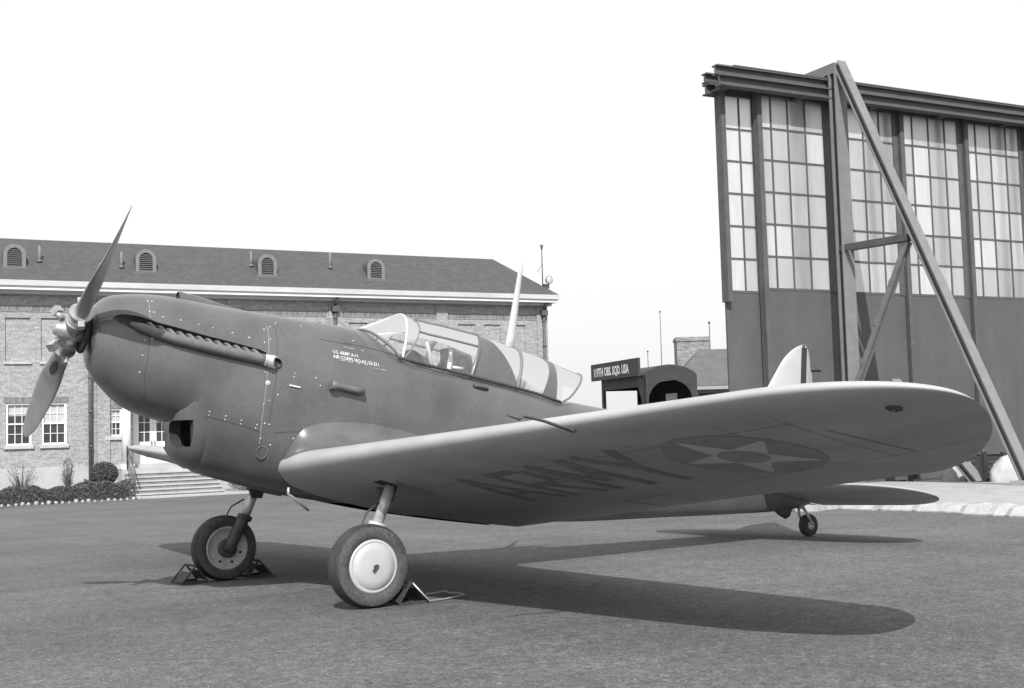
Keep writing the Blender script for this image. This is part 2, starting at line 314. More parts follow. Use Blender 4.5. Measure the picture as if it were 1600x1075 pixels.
# ================================================================== BUILDING (B frame, u = -D)
def wall_holes(mb, a0, a1, z0, z1, holes, f, depth, mi=0, mback=None, mrev=None):
    """rectangular wall with holes (a0,a1,z0,z1[,back material]); f(a,d,z)->xyz, d = depth behind the face"""
    A = sorted({a0, a1, *[h[0] for h in holes], *[h[1] for h in holes]}); Z = sorted({z0, z1, *[h[2] for h in holes], *[h[3] for h in holes]})
    for i in range(len(A) - 1):
        for j in range(len(Z) - 1):
            ca, cz = (A[i] + A[i + 1]) / 2, (Z[j] + Z[j + 1]) / 2
            if any(h[0] < ca < h[1] and h[2] < cz < h[3] for h in holes): continue
            mb.add([f(A[i], 0, Z[j]), f(A[i + 1], 0, Z[j]), f(A[i + 1], 0, Z[j + 1]), f(A[i], 0, Z[j + 1])], [(0, 1, 2, 3)], mi)
    for h in holes:
        dp = h[5] if len(h) > 5 else depth
        q = [(h[0], h[2]), (h[1], h[2]), (h[1], h[3]), (h[0], h[3])]
        for k in range(4):
            (x0, y0), (x1, y1) = q[k], q[(k + 1) % 4]
            mb.add([f(x0, 0, y0), f(x1, 0, y1), f(x1, dp, y1), f(x0, dp, y0)], [(0, 1, 2, 3)], mi)
        if len(h) > 4 and h[4] is not None: mb.add([f(a, dp, b) for a, b in q], [(0, 1, 2, 3)], h[4])

NW = -40.; ZG = gB(-6, -39)
UL, URt = 8.0, -24.85                # wall ends (u): D = -8 .. 24.85
bld = empty('brick_building', Bm(-8, NW, ZG)); BO = (-8, NW, ZG)
tag(bld, 'long two-storey brick building with white cornice and dark dormered hip roof', 'building')
fw = lambda a, d, z: (-a, NW - d, z)            # a = D coordinate
holes = []
upan = [(.27, 1.2), (1.6, 2.52), (6.4, 7.32), (7.7, 8.62), (11.1, 12.0), (12.4, 13.3), (14.6, 15.5), (15.95, 16.85), (17.3, 18.2), (20.05, 20.95), (21.39, 22.28), (22.75, 23.62), (-1.2, -.28), (-5.5, -4.6), (-4.2, -3.3)]
for a, b in upan: holes.append((a, b, 4.5, 6.26, 1, .07))
wins = [(.30, 1.25), (1.62, 2.57), (-1.2, -.25), (-5.5, -4.55), (-4.2, -3.25), (11.1, 12.05), (12.4, 13.35), (14.6, 15.55), (15.95, 16.9), (17.3, 18.25), (20.0, 20.95), (21.35, 22.3), (22.7, 23.65)]
for a, b in wins: holes.append((a, b, 1.17, 2.86, 2, .16))
holes.append((4.1, 4.72, 1.42, 2.58, 2, .16)); holes.append((5.15, 6.85, .1, 2.95, 2, .3)); holes.append((7.35, 7.97, 1.42, 2.58, 2, .16))
mb = MB(); wall_holes(mb, -8, 24.85, .26, 7.36, holes, fw, .1)
mb.add([(-24.85, NW, .26), (-24.85, NW - 15, .26), (-24.85, NW - 15, 7.36), (-24.85, NW, 7.36)], [(0, 1, 2, 3)])
mb.add([(8, NW, .26), (8, NW - 15, .26), (8, NW - 15, 7.36), (8, NW, 7.36)], [(0, 1, 2, 3)])
mb.add([(8, NW - 15, .26), (-24.85, NW - 15, .26), (-24.85, NW - 15, 7.36), (8, NW - 15, 7.36)], [(0, 1, 2, 3)])
mb.build('wall', [M_BRICK, M_BRICKP, M_PANE], bld, BO)
MB().box(8.06, -24.91 + 0, NW - 15.05, NW + .06, ZG - .3, .26).build('foundation', M_FOUND, bld, BO)
for (a, b) in [(-8, 4.0), (4.35, 9.2), (9.6, 13.55), (14.23, 18.87), (19.53, 24.26)]:      # dark header course band
    MB().box(-b, -a, NW, NW + .014, 6.49, 6.77).build('brick_band', M_BRICKD, bld, BO)
for a in (3.95, 9.4, 13.95, 19.2, 24.55):             # shallow pilasters
    MB().box(-a - .29, -a + .29, NW + .001, NW + .07, .26, 7.2).build('pilaster', M_BRICK, bld, BO)
for a, b in upan: MB().box(-b - .05, -a + .05, NW + .001, NW + .07, 4.4, 4.5).build('panel_sill', M_SAND, bld, BO)
# windows
def window(a, b, z0, z1, shade, small=False):
    n0 = NW - .15; w_ = .085
    fr = MB(); fr.box(-b, -b + w_, n0, n0 + .1, z0, z1); fr.box(-a - w_, -a, n0, n0 + .1, z0, z1); fr.box(-b + w_, -a - w_, n0, n0 + .1, z1 - w_, z1); fr.box(-b + w_, -a - w_, n0, n0 + .09, z0, z0 + .07)
    zm = (z0 + z1) / 2; fr.box(-b + w_, -a - w_, n0 + .002, n0 + .06, zm - .03, zm + .03)
    wo = fr.build('window', M_TRIM, bld, BO)
    g = MB(); W_ = (b - a - 2 * w_)
    for k in (1, 2): g.box(-b + w_ + W_ * k / 3 - .014, -b + w_ + W_ * k / 3 + .014, n0 + .003, n0 + .035, z0 + .07, z1 - w_)
    for zz in ((z0 + zm) / 2 + .02, (zm + z1) / 2 - .02): g.box(-b + w_, -a - w_, n0 + .004, n0 + .03, zz - .012, zz + .012)
    go = g.build('glazing_bars', M_TRIM, wo, BO)
    if shade: MB().box(-b + w_, -a - w_, n0 - .008, n0 - .003, z1 - w_ - shade * (z1 - z0), z1 - w_).build('window_shade', M_SHADE, wo, BO)
    MB().box(-b - .07, -a + .07, NW - .12, NW + .09, z0 - .14, z0 - .002).build('sill', M_SAND, wo, BO)
    MB().box(-b - .08, -a + .08, NW + .001, NW + .012, z1 + .002, z1 + .22).build('lintel', M_BRICKD, wo, BO)
for i, (a, b) in enumerate(wins): window(a, b, 1.17, 2.86, [.26, .46, .3, .4, .2, .35][i % 6])
window(4.1, 4.72, 1.42, 2.58, .42); window(7.35, 7.97, 1.42, 2.58, .3)
# entrance
dr = MB(); n0 = NW - .29
dr.box(-6.85, -6.72, n0, n0 + .12, .1, 2.95); dr.box(-5.28, -5.15, n0, n0 + .12, .1, 2.95); dr.box(-6.72, -5.28, n0, n0 + .12, 2.5, 2.95)
dw = dr.build('doorway', M_TRIM, bld, BO)
for (a, b) in ((5.285, 5.995), (6.005, 6.715)):
    d = MB(); d.box(-b, -b + .13, n0, n0 + .06, .1, 2.49); d.box(-a - .13, -a, n0, n0 + .06, .1, 2.49); d.box(-b + .13, -a - .13, n0, n0 + .06, 2.37, 2.49); d.box(-b + .13, -a - .13, n0, n0 + .055, .1, 1.16)
    for zz in (1.56, 1.96): d.box(-b + .13, -a - .13, n0 + .01, n0 + .045, zz - .014, zz + .014)
    d.box(-(a + b) / 2 - .014, -(a + b) / 2 + .014, n0 + .011, n0 + .046, 1.16, 2.37)
    d.build('door', M_TRIM, dw, BO)
    x = -b + .06 if a < 5.5 else -a - .06
    MB().box(x - .018, x + .018, n0 + .06, n0 + .1, .98, 1.2).build('door_handle', M_PIPE, dw, BO)
for a in (4.74, 7.25):                                  # white entrance columns and porch
    c = MB(); c.tube([(-a, NW + .95, .28), (-a, NW + .95, 3.1)], [.19, .16], 20); c.box(-a - .26, -a + .26, NW + .69, NW + 1.21, .1, .28); c.box(-a - .24, -a + .24, NW + .71, NW + 1.19, 3.1, 3.25); c.build('porch_column', M_WHITE, bld, BO)
pr = MB(); pr.box(-7.55, -4.45, NW + .02, NW + 1.35, 3.25, 3.7); pr.box(-7.7, -4.3, NW + .021, NW + 1.5, 3.7, 3.84); pr.build('porch_roof', M_TRIM, bld, BO)
st = empty('entrance_steps', Bm(-6, -38.5, ZG)); SO = (-6, -38.5, ZG)
tag(st, 'pale concrete flight of steps up to the white double doors', 'steps')
zt = .1; nst = 7; rise = (zt - ZG) / nst
MB().box(-8.0, -4.5, NW + .06, NW + 1.3, ZG - .2, zt).build('landing', M_FOUND, st, SO)
for k in range(1, nst):
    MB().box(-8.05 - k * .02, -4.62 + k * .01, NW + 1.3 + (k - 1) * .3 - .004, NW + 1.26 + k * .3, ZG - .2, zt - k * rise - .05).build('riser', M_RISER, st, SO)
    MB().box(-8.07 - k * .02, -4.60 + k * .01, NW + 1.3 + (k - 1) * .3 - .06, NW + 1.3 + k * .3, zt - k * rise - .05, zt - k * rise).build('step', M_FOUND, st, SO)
hr = MB(); hr.tube([(-4.70, NW + 1.35, .1), (-4.70, NW + 1.35, 1.0), (-4.70, NW + 3.1, .05), (-4.70, NW + 3.1, ZG)], .03, 8); hr.tube([(-4.70, NW + 1.35, .55), (-4.70, NW + 3.1, -.42)], .02, 6)
for k in range(1, 6): hr.tube([(-4.70, NW + 1.35 + k * .29, .97 - k * .155), (-4.70, NW + 1.35 + k * .29, ZG + .2)], .014, 6)
hr.build('handrail', M_PIPE, st, SO)
# cornice
co = MB(); co.box(8.3, -24.98, NW - 15.3, NW + .3, 7.2, 7.33); co.build('frieze', M_TRIMG, bld, BO)
co = MB(); co.box(8.62, -25.15, NW - 15.6, NW + .62, 7.33, 7.48); co.build('soffit_moulding', M_TRIM, bld, BO)
co = MB(); co.box(8.7, -25.23, NW - 15.7, NW + .7, 7.48, 7.70); co.build('gutter', M_GUT, bld, BO)
# truncated hip roof
e0, e1, ezz, dzz, ins = 8.68, -25.21, 7.71, 9.68, 1.85
r = MB(); q0 = [(e0, NW + .66, ezz), (e1, NW + .66, ezz), (e1, NW - 15.66, ezz), (e0, NW - 15.66, ezz)]
q1 = [(e0 - ins, NW + .66 - 2.25, dzz), (e1 + ins + .62, NW + .66 - 2.25, dzz), (e1 + ins + .62, NW - 15.66 + 2.25, dzz), (e0 - ins, NW - 15.66 + 2.25, dzz)]
r.add(q0 + q1, [(0, 1, 5, 4), (1, 2, 6, 5), (2, 3, 7, 6), (3, 0, 4, 7), (4, 5, 6, 7)])
roof = r.build('roof', M_ROOF, bld, BO)
# dormer vents on the slope
sl = (dzz - ezz) / 2.25
def on_roof(n): return ezz + (NW + .66 - n) * sl
for a in (.62, 5.72, 10.9, 15.97, -4.4):
    nf = NW - .02; zf = on_roof(nf); hw = .42; h = .60
    arch = [(-hw, 0), (hw, 0), (hw, h)] + [(hw * math.cos(t), h + hw * math.sin(t)) for t in np.linspace(0, math.pi, 11)[1:-1]] + [(-hw, h)]
    ins_ = [(-.27, .1), (.27, .1), (.27, h)] + [(.27 * math.cos(t), h + .27 * math.sin(t)) for t in np.linspace(0, math.pi, 11)[1:-1]] + [(-.27, h)]
    d = MB(); nA = len(arch)
    d.prism([(x, z) for x, z in arch], 0, 1, lambda x, z, t: (-a + x, nf - .02 - t * 1.3, zf - .1 + z))
    dm = d.build('dormer_vent', M_DORM, bld, BO)
    o = MB(); fr_o = [(x, z) for x, z in arch]; fr_i = ins_
    vo = [(-a + x, nf + .04, zf - .1 + z) for x, z in fr_o]; vi = [(-a + x, nf + .04, zf - .1 + z) for x, z in fr_i]; vb = [(-a + x, nf - .018, zf - .1 + z) for x, z in fr_i]; vob = [(-a + x, nf - .018, zf - .1 + z) for x, z in fr_o]
    for i in range(nA):
        j = (i + 1) % nA; o.add([vo[i], vo[j], vi[j], vi[i]], [(0, 1, 2, 3)]); o.add([vi[i], vi[j], vb[j], vb[i]], [(0, 1, 2, 3)]); o.add([vo[i], vo[j], vob[j], vob[i]], [(0, 1, 2, 3)])
    o.build('arched_frame', M_DORMF, dm, BO)
    s_ = MB()
    for k in range(9):
        z = zf - .1 + .13 + k * .08; hwz = .26 if z - zf + .1 < h else math.sqrt(max(0, .27**2 - (z - zf + .1 - h)**2))
        if hwz > .04: s_.beam((-a - hwz, nf + .005, z), (-a + hwz, nf + .005, z), .05, .014, (0, .5, .8))
    s_.build('louver_slats', M_LOUV, dm, BO)
    MB().box(-a - .5, -a + .5, nf - .3, nf + .12, zf - .2, zf - .09).build('dormer_sill', M_DORMF, dm, BO)
for a, z0_, z1_ in ((1.58, 8.55, 9.22), (4.75, 8.4, 9.1), (10.3, 8.7, 9.4), (13.95, 8.75, 9.5)):
    n_ = NW + .66 - (z0_ - ezz) / sl
    pv = MB(); pv.tube([(-a, n_, z0_ - .15), (-a, n_, z1_)], .05, 10); pv.tube([(-a, n_, z0_ + .02), (-a, n_, z0_ + .1)], .1, 10); pv.build('vent_pipe', M_DORMF, bld, BO)
# downpipes with leader heads
for a, zb in ((3.46, ZG), (13.92, .3), (24.6, .3)):
    d = MB(); d.tube([(-a, NW + .5, 7.3), (-a, NW + .14, 6.98)], .07, 8); d.box(-a - .16, -a + .16, NW + .072, NW + .3, 6.72, 6.98); d.tube([(-a, NW + .15, 6.75), (-a, NW + .15, zb)], .075, 10)
    for z in (1.0, 2.4, 3.8, 5.2, 6.4): d.tube([(-a, NW + .15, z), (-a, NW + .15, z + .09)], .095, 10)
    d.build('downpipe', M_PIPE, bld, BO)
MB().tube([(-3.72, NW + .05, .26), (-3.72, NW + .05, 7.2)], .025, 6).build('cable_conduit', M_PIPE, bld, BO)
# roof mast with floodlight, standing on the hip
fl = empty('floodlight_mast', Bm(-24.72, NW - .05, 8.2)); FO = (-24.72, NW - .05, 8.2)
tag(fl, 'thin mast with round floodlight on the right corner of the slate roof', 'floodlight')
MB().tube([(-24.7, NW - .05, 8.15), (-24.7, NW - .05, 10.05)], .028, 8).build('mast', M_PIPE, fl, FO)
MB().tube([(-24.7, NW - .05, 10.02), (-24.7, NW - .05, 10.26)], [.03, .09], 10).build('mast_head', M_PIPE, fl, FO)
MB().tube([(-24.7, NW - .05, 9.3), (-24.42, NW - .05, 8.9)], .012, 6).build('stay', M_PIPE, fl, FO)
lm = MB(); lm.lathe([(.001, -.16), (.12, -.14), (.2, -.02), (.21, .05), (.19, .05)], (-24.97, NW + .1, 8.5), (-.2, 1, .1), 20); lo = lm.build('lamp_housing', M_STEEL, fl, FO)
MB().lathe([(.19, .045), (.1, .075), (.001, .085)], (-24.97, NW + .1, 8.5), (-.2, 1, .1), 20).build('lamp_lens', M_TRIMG, fl, FO)
MB().box(-24.99, -24.72, NW - .1, NW + .1, 8.08, 8.3).build('bracket', M_STEEL, fl, FO)

# front walk and kerb
def slab(name, a0, a1, n0, n1, h, m, label):
    mb = MB(); k = 14; pts = []
    A = np.linspace(a0, a1, k); Nn = np.linspace(n0, n1, k); rnd = {}
    for j in range(k):
        for i in range(k):
            e = .12 if j in (k - 1,) else 0
            pts.append((-A[i], Nn[j] + (random.random() - .5) * e, gB(-A[i], Nn[j]) + h))
    fs = [(j * k + i, j * k + i + 1, (j + 1) * k + i + 1, (j + 1) * k + i) for j in range(k - 1) for i in range(k - 1)]
    nb = len(pts); rim = [i for i in range(k)] + [j * k + k - 1 for j in range(1, k)] + [(k - 1) * k + i for i in range(k - 2, -1, -1)] + [j * k for j in range(k - 2, 0, -1)]
    low = [(pts[i][0], pts[i][1], pts[i][2] - h - .1) for i in rim]; L_ = len(rim)
    fs += [(rim[i], rim[(i + 1) % L_], nb + (i + 1) % L_, nb + i) for i in range(L_)]
    e = empty(name, Bm()); ob = mb.add(pts + low, fs).build(name, m); ob.matrix_world = Bm(); bpy.data.objects.remove(e)
    return tag(ob, label, kind='structure')
slab('front_walk', 4.3, 12.5, -37.9, -35.2, .06, M_FOUND, 'pale concrete walk at the foot of the entrance steps')
slab('lawn_bed', -8, 4.3, -39.9, -34.55, .05, mat('dry_lawn', .2, .95, var=.3, scale=3, fine=.3, fscale=40, bump=.5, bscale=30), 'dry planting bed between the brick building and the hedge')
slab('lawn_edge', 8.2, 24.5, -39.9, -37.9, .05, MATS['dry_lawn'], 'dry lawn strip along the foot of the brick building')

# edging stones (countable)
stone = MB(); stone.blob((0, 0, .06), (.075, .07, .075), 8, jit=.45); smesh = None
for k in range(40):
    a = -4.2 + k * .222 + random.uniform(-.02, .02)
    if smesh is None: o = stone.build('edging_stone', mat('edging_whitewash', .4, .9, var=.25, scale=9)); smesh = o.data
    else: o = bpy.data.objects.new('edging_stone', smesh); COL.objects.link(o)
    n_ = -34.4 + random.uniform(-.03, .03); o.matrix_world = Bm(-a, n_, gB(-a, n_) - .02) @ Matrix.Rotation(random.random() * 6, 4, 'Z') @ Matrix.Scale(random.uniform(.65, 1.2), 4)
    tag(o, 'whitewashed stone in the row edging the low hedge', 'stone', 'whitewashed stones along the hedge')

# clipped hedge and shrubs: leaf faces through the volume
def leaves(mb, n, f, s0, s1):
    for _ in range(n):
        c = Vector(f()); r = random.uniform(s0, s1); a = Vector((random.gauss(0, 1), random.gauss(0, 1), random.gauss(0, 1))).normalized(); b = a.orthogonal().normalized(); b = (Matrix.Rotation(random.random() * 6.28, 3, a) @ b); d = a.cross(b)
        mb.add([c - b * r, c + d * r * .5, c + b * r, c - d * r * .5], [(0, 1, 2, 3)])
hd = empty('clipped_hedge', Bm(-.5, -34.9, gB(-.5, -34.9))); HO = (-.5, -34.9, gB(-.5, -34.9))
tag(hd, 'low clipped dark hedge in front of the brick building', 'hedge')
mb = MB(); g0 = HO[2]
lump = [(random.uniform(-4.3, 4.2), random.uniform(.0, .12)) for _ in range(30)]
def hp():
    while 1:
        a = random.uniform(-5, 4.35); n_ = random.uniform(-.42, .38); top = .62 + .06 * math.sin(a * 3.1) + .05 * math.sin(a * 7.7 + 1) + (.12 if a > 2.6 else 0); z = random.uniform(.02, top)
        if a > 4.0 and (z > top - (a - 4.0) * .6): continue
        if abs(n_) > .25 and z > top - .1 and random.random() < .6: continue
        if random.random() < .75 and abs(n_) < .3 and z < top - .14: continue
        return (-a, -34.9 + n_, g0 + z)
leaves(mb, 30000, hp, .02, .045)
mb.box(5, -4.0, -35.16, -34.66, g0, g0 + .5)
mb.build('foliage', M_HEDGE, hd, HO, recalc=False)
mb = MB()
for k in range(150):
    a = random.uniform(-5, 4.2); n_ = random.uniform(-.25, .25); mb.tube([(-a, -34.9 + n_, g0 - .05), (-a + random.uniform(-.1, .1), -34.9 + n_ * 1.2, g0 + .45)], [.012, .006], 4, False)
mb.build('stems', M_TWIG, hd, HO, recalc=False)
def round_bush(name, a, n_, r, zc, cnt, label, twiggy):
    z0_ = gB(-a, n_); e = empty(name, Bm(-a, n_, z0_)); O_ = (-a, n_, z0_); tag(e, label, 'shrub', 'shrubs behind the hedge')
    mb = MB()
    def f():
        v = Vector((random.gauss(0, 1), random.gauss(0, 1), random.gauss(0, 1))).normalized() * (random.uniform(.55, 1) ** .5)
        return (-a + v.x * r[0], n_ + v.y * r[0], z0_ + zc + v.z * r[1])
    leaves(mb, cnt, f, .02, .045); mb.build('foliage', M_HEDGE if not twiggy else M_TWIG, e, O_, recalc=False)
    mb = MB()
    for k in range(70 if twiggy else 30):
        q = Vector(f()); mb.tube([(-a + random.uniform(-.05, .05), n_ + random.uniform(-.05, .05), z0_), Vector((-a, n_, z0_ + zc * .4)).lerp(q, .4), q], [.014, .009, .003], 4, False)
    mb.build('branches', M_TWIG, e, O_, recalc=False)
round_bush('round_bush', 3.45, -36.1, (.52, .45), 1.0, 6000, 'rounded dark bush behind the hedge left of the entrance steps', False)
round_bush('bare_shrub', .6, -36.2, (.6, .55), 1.05, 160, 'bare twiggy shrub under the left windows', True)
round_bush('bare_shrub', 2.2, -36.4, (.25, .6), 1.1, 200, 'narrow bare shrub under the wall left of the iron downpipe', True)
round_bush('bare_shrub', -.6, -36.3, (.5, .4),   .8, 160, 'bare shrub at the far left edge behind the hedge', True)
round_bush('low_bush', 9.3, -36.9, (1.0, .35), .4, 2200, 'low dark bush right of the entrance steps seen past the landing gear', False)

# ================================================================== HANGAR DOOR with outrigger frame
NP = -12.4; HB = gB(-19, NP)
hg = empty('hangar_door', Bm(-20, NP, HB)); HGO = (-20, NP, HB)
tag(hg, 'tall sliding hangar door with rows of frosted panes above dark sheet metal', 'hangar door')
def leaf(a0, a1, cols, ztop, zgl, rows, fr_w, ghost, npl):
    """one sliding leaf; cols = D positions of pane edges"""
    L0 = MB(); L0.box(-a1, -a0, npl - .06, npl, HB + .05, zgl - .04); lf = L0.build('door_leaf', M_DOORP, hg, HGO)
    f = MB(); f.box(-cols[0] , -a0, npl - .06, npl + .02, zgl - .04, ztop); f.box(-a1, -cols[-1], npl - .06, npl + .02, zgl - .04, ztop)
    f.box(-cols[-1], -cols[0], npl - .06, npl + .02, zgl + rows * .815, ztop); f.build('leaf_frame', M_HST, lf, HGO)
    b = MB()
    for c in cols[1:-1]: b.box(-c - .022, -c + .022, npl - .03, npl + .012, zgl - .04, zgl + rows * .815)
    for k in range(0, rows): b.box(-cols[-1], -cols[0], npl - .031, npl + .008, zgl + k * .815 - (.04 if k == 0 else .022), zgl + k * .815 + .022)
    b.build('glazing_bars', M_HST, lf, HGO)
    for i in range(len(cols) - 1):
        for k in range(rows):
            p = MB(); t0 = random.uniform(-.004, .004); p.add([(-cols[i], npl - .012 + t0, zgl + k * .815), (-cols[i + 1], npl - .012 - t0, zgl + k * .815), (-cols[i + 1], npl - .012 - t0, zgl + (k + 1) * .815), (-cols[i], npl - .012 + t0, zgl + (k + 1) * .815)], [(0, 1, 2, 3)])
            p.build('pane', M_FROST[0 if i == 0 and a0 < 15 else random.choice((0, 1, 1, 2))], lf, HGO, recalc=False)
    return lf
ROWS = 6
leaf(14.72, 15.95, [14.9, 15.34, 15.72], 9.75, 4.58, ROWS, .1, None, NP - .12)
leaf(15.72, 18.15, [15.86, 16.25, 16.79, 17.36, 17.95], 9.75, 4.66, ROWS, .1, None, NP)
leaf(18.16, 20.55, [18.3, 18.77, 19.33, 19.9, 20.38], 9.75, 4.63, ROWS, .1, None, NP)
leaf(20.56, 22.96, [20.76, 21.11, 21.71, 22.33, 22.8], 9.75, 4.63, ROWS, .1, None, NP)
leaf(22.97, 25.4, [23.15, 23.53, 24.12, 24.74, 25.25], 9.75, 4.63, ROWS, .1, None, NP)
leaf(25.41, 27.8, [25.56, 25.96, 26.55, 27.17, 27.66], 9.75, 4.63, ROWS, .1, None, NP)
for a in (15.8, 20.62, 23.05, 25.48):        # upright cover strips between leaves
    c = MB(); c.box(-a - .07, -a + .07, NP + .021, NP + .13, HB + .05, 9.6); c.build('cover_strip', M_HST, hg, HGO)
MB().box(-14.79, -14.66, NP - .2, NP + .06, 4.3, 9.75).build('edge_post', M_HST, hg, HGO)
for a in (16.98, 17.25, 19.55, 20.2, 22.1, 24.5, 25.05):        # stiffeners of the structure right behind the panes
    MB().box(-a - .13, -a + .13, NP - .34, NP - .075, HB, 9.75).build('rear_stiffener', M_HST, hg, HGO)
for z in (.32, 2.66): 
    MB().box(-25.4, -22.9, NP + .001, NP + .07, z - .05, z + .03).build('door_rail', M_HST, hg, HGO) if z < 1 else MB().box(-17.5, -16.3, NP + .001, NP + .05, z - .04, z + .04).build('door_rail', M_HST, hg, HGO)
# track beams
for n_, z_, d0 in ((-11.93, 9.64, 14.3), (-12.6, 9.6, 14.4)):
    t_ = MB(); t_.ibeam((-d0, n_, z_), (-30, n_, z_), .26, .27, (0, 0, 1), .035); t_.build('track_beam', M_HST, hg, HGO)
for n_, z_, d0 in ((-12.0, 9.905, 14.25), (-12.66, 9.9, 14.42)):
    t_ = MB(); t_.ibeam((-d0, n_, z_), (-30, n_, z_), .22, .25, (0, 0, 1), .035); t_.build('track_beam', M_HST, hg, HGO)
for d_ in (14.6, 17.0, 19.5, 22., 24.5): MB().box(-d_ - .1, -d_ + .1, -12.55, -11.95, 9.5, 9.56).build('track_hanger', M_HST, hg, HGO)
MB().box(-30, -14.75, -12.8, -11.88, 10.032, 10.06).build('cover_plate', M_HST, hg, HGO)
# outrigger A-frame, its own thing
af = empty('outrigger_frame', Bm(-17.9, -11.75, HB)); AO = (-17.9, -11.75, HB)
tag(af, 'steel outrigger frame with long diagonal strut propping the hangar door track', 'steel frame')
DA = -17.88
p_ = MB(); p_.ibeam((DA, -11.72, HB), (DA, -11.72, 10.15), .38, .24, (0, 1, 0), .03); p_.build('post', M_HSTL, af, AO)
foot = (DA, -6.55, gB(DA, -6.55))
s_ = MB(); s_.ibeam((DA, -11.62, 10.38), foot, .27, .2, (0, 1, .5), .03); s_.build('diagonal_strut', M_HSTL, af, AO)
MB().beam((DA - .02, -13.1, 10.26), (DA - .02, -11.62, 10.26), .36, .26).build('cap_beam', M_HSTL, af, AO)
t_ = MB(); t_.beam((DA + .1, -11.8, 5.66), (DA + .1, -9.55, 5.6), .07, .16); t_.beam((DA - .1, -11.8, 5.66), (DA - .1, -9.55, 5.6), .07, .16); t_.build('tie_bar', M_HST, af, AO)
k_ = MB(); k_.beam((DA + .06, -9.62, 5.5), (DA + .06, -11.75, 1.75), .05, .13); k_.beam((DA - .06, -9.62, 5.5), (DA - .06, -11.75, 1.75), .05, .13)
for t in (.25, .5, .75): k_.beam((DA, -9.62 - 2.13 * t - .03, 5.5 - 3.75 * t), (DA, -9.62 - 2.13 * t + .03, 5.5 - 3.75 * t + .1), .2, .1)
k_.build('knee_brace', M_HSTL, af, AO)
k_ = MB(); k_.beam((DA, -11.7, 5.4), (DA, -8.9, 3.85), .08, .1); k_.build('counter_brace', M_HST, af, AO) if False else None
MB().box(DA - .3, DA + .3, -6.85, -6.2, foot[2] - .05, foot[2] + .16).build('footing', M_CONC, af, AO)

# concrete taxi slab with whitewashed kerb
ap = MB(); K = 24; A = np.linspace(11.35, 18.95, 12); Nn = np.linspace(-11.9, 14, K); pts = []
for j, n_ in enumerate(Nn):
    for i, a in enumerate(A): pts.append((-a, n_, gB(-a, n_) + .07 + (0 if i else 0)))
fs = [(j * 12 + i, j * 12 + i + 1, (j + 1) * 12 + i + 1, (j + 1) * 12 + i) for j in range(K - 1) for i in range(11)]
rim = list(range(12)) + [j * 12 + 11 for j in range(1, K)] + [(K - 1) * 12 + i for i in range(10, -1, -1)] + [j * 12 for j in range(K - 2, 0, -1)]; nb = len(pts)
pts += [(pts[i][0], pts[i][1], pts[i][2] - .3) for i in rim]; fs += [(rim[i], rim[(i + 1) % len(rim)], nb + (i + 1) % len(rim), nb + i) for i in range(len(rim))]
apo = ap.add(pts, fs).build('taxiway_slab', M_CONC); apo.matrix_world = Bm(); tag(apo, 'pale concrete slab crossing in front of the hangar door', kind='structure')
n_ = -11.5
while n_ < 13:
    ln = random.uniform(.55, 1.15); a = 11.15 + .2 * math.sin(n_ * 1.3) + random.uniform(-.06, .06)
    mb = MB(); w2, h = random.uniform(.3, .42), random.uniform(.12, .17); g = 6; rings = []
    for i in range(g + 1):
        y = n_ + ln * i / g; sh = .85 if i in (0, g) else 1; ja, jb = random.uniform(-.05, .05), random.uniform(-.02, .02); z0 = gB(-a, y)
        rings.append([(-a - w2 * .6 * sh, y, z0 - .1), (-a - w2 * .6 * sh, y, z0 + h * sh * .8), (-a - w2 * .2, y, z0 + (h + jb) * sh), (-a + w2 * .3 * sh + ja, y, z0 + h * sh * .85), (-a + w2 * .6 * sh + ja, y, z0 + .02), (-a + w2 * .6 * sh + ja, y, z0 - .1)])
    mb.loft(rings, 0, False, True, True, True); k_ = mb.build('kerb_stone', M_KERB, apo)
    n_ += ln + random.uniform(.015, .06)

# things lying beyond the slab
def heap(name, a, n_, rx, ry, rz, m, label, cat, seed):
    random.seed(seed); z0 = gB(-a, n_); e = MB(); rings = []
    for i in range(9):
        t = i / 8; rr = math.cos(t * math.pi / 2) ** .55; ring = []
        for j in range(22):
            th = 2 * math.pi * j / 22; f_ = 1 + .12 * math.sin(3 * th + seed) + .07 * math.sin(7 * th + i) ; ring.append((rx * rr * math.cos(th) * f_, ry * rr * math.sin(th) * f_, rz * t + (.03 * math.sin(5 * th + i) if 0 < i < 8 else 0)))
        rings.append(ring)
    e.loft(rings, cap1=True); o = e.build(name, m); o.matrix_world = Bm(-a, n_, z0 - .01); tag(o, label, cat); return o
heap('tarp_bundle', 20.6, -10.9, .5, .4, .62, M_TARP, 'pale canvas tarp bundle by the hangar door left of the dark crate', 'tarp', 3)
heap('tarp_bundle', 20.2, -9.05, .52, .42, .68, M_TARP, 'pale canvas tarp bundle beside the foot of the steel strut', 'tarp', 8)
random.seed(21)
cr = empty('wooden_crate', Bm(-20.3, -9.85, gB(-20.3, -9.85))); CO = (-20.3, -9.85, gB(-20.3, -9.85)); tag(cr, 'dark slatted crate between the two pale tarp bundles', 'crate')
for k in range(5): MB().box(-20.6, -20.0, -9.6, -9.575, CO[2] + .02 + k * .125, CO[2] + .125 + k * .125).build('slat', M_TRUCK, cr, CO)
for k in range(5): MB().box(-20.6, -20.0, -10.125, -10.1, CO[2] + .02 + k * .125, CO[2] + .125 + k * .125).build('slat', M_TRUCK, cr, CO)
for x, y in ((-20.63, -9.6), (-19.97, -9.6), (-20.63, -10.12), (-19.97, -10.12)): MB().box(x - .03, x + .03, y - .035, y + .05, CO[2], CO[2] + .72).build('corner_post', M_TRUCK, cr, CO)
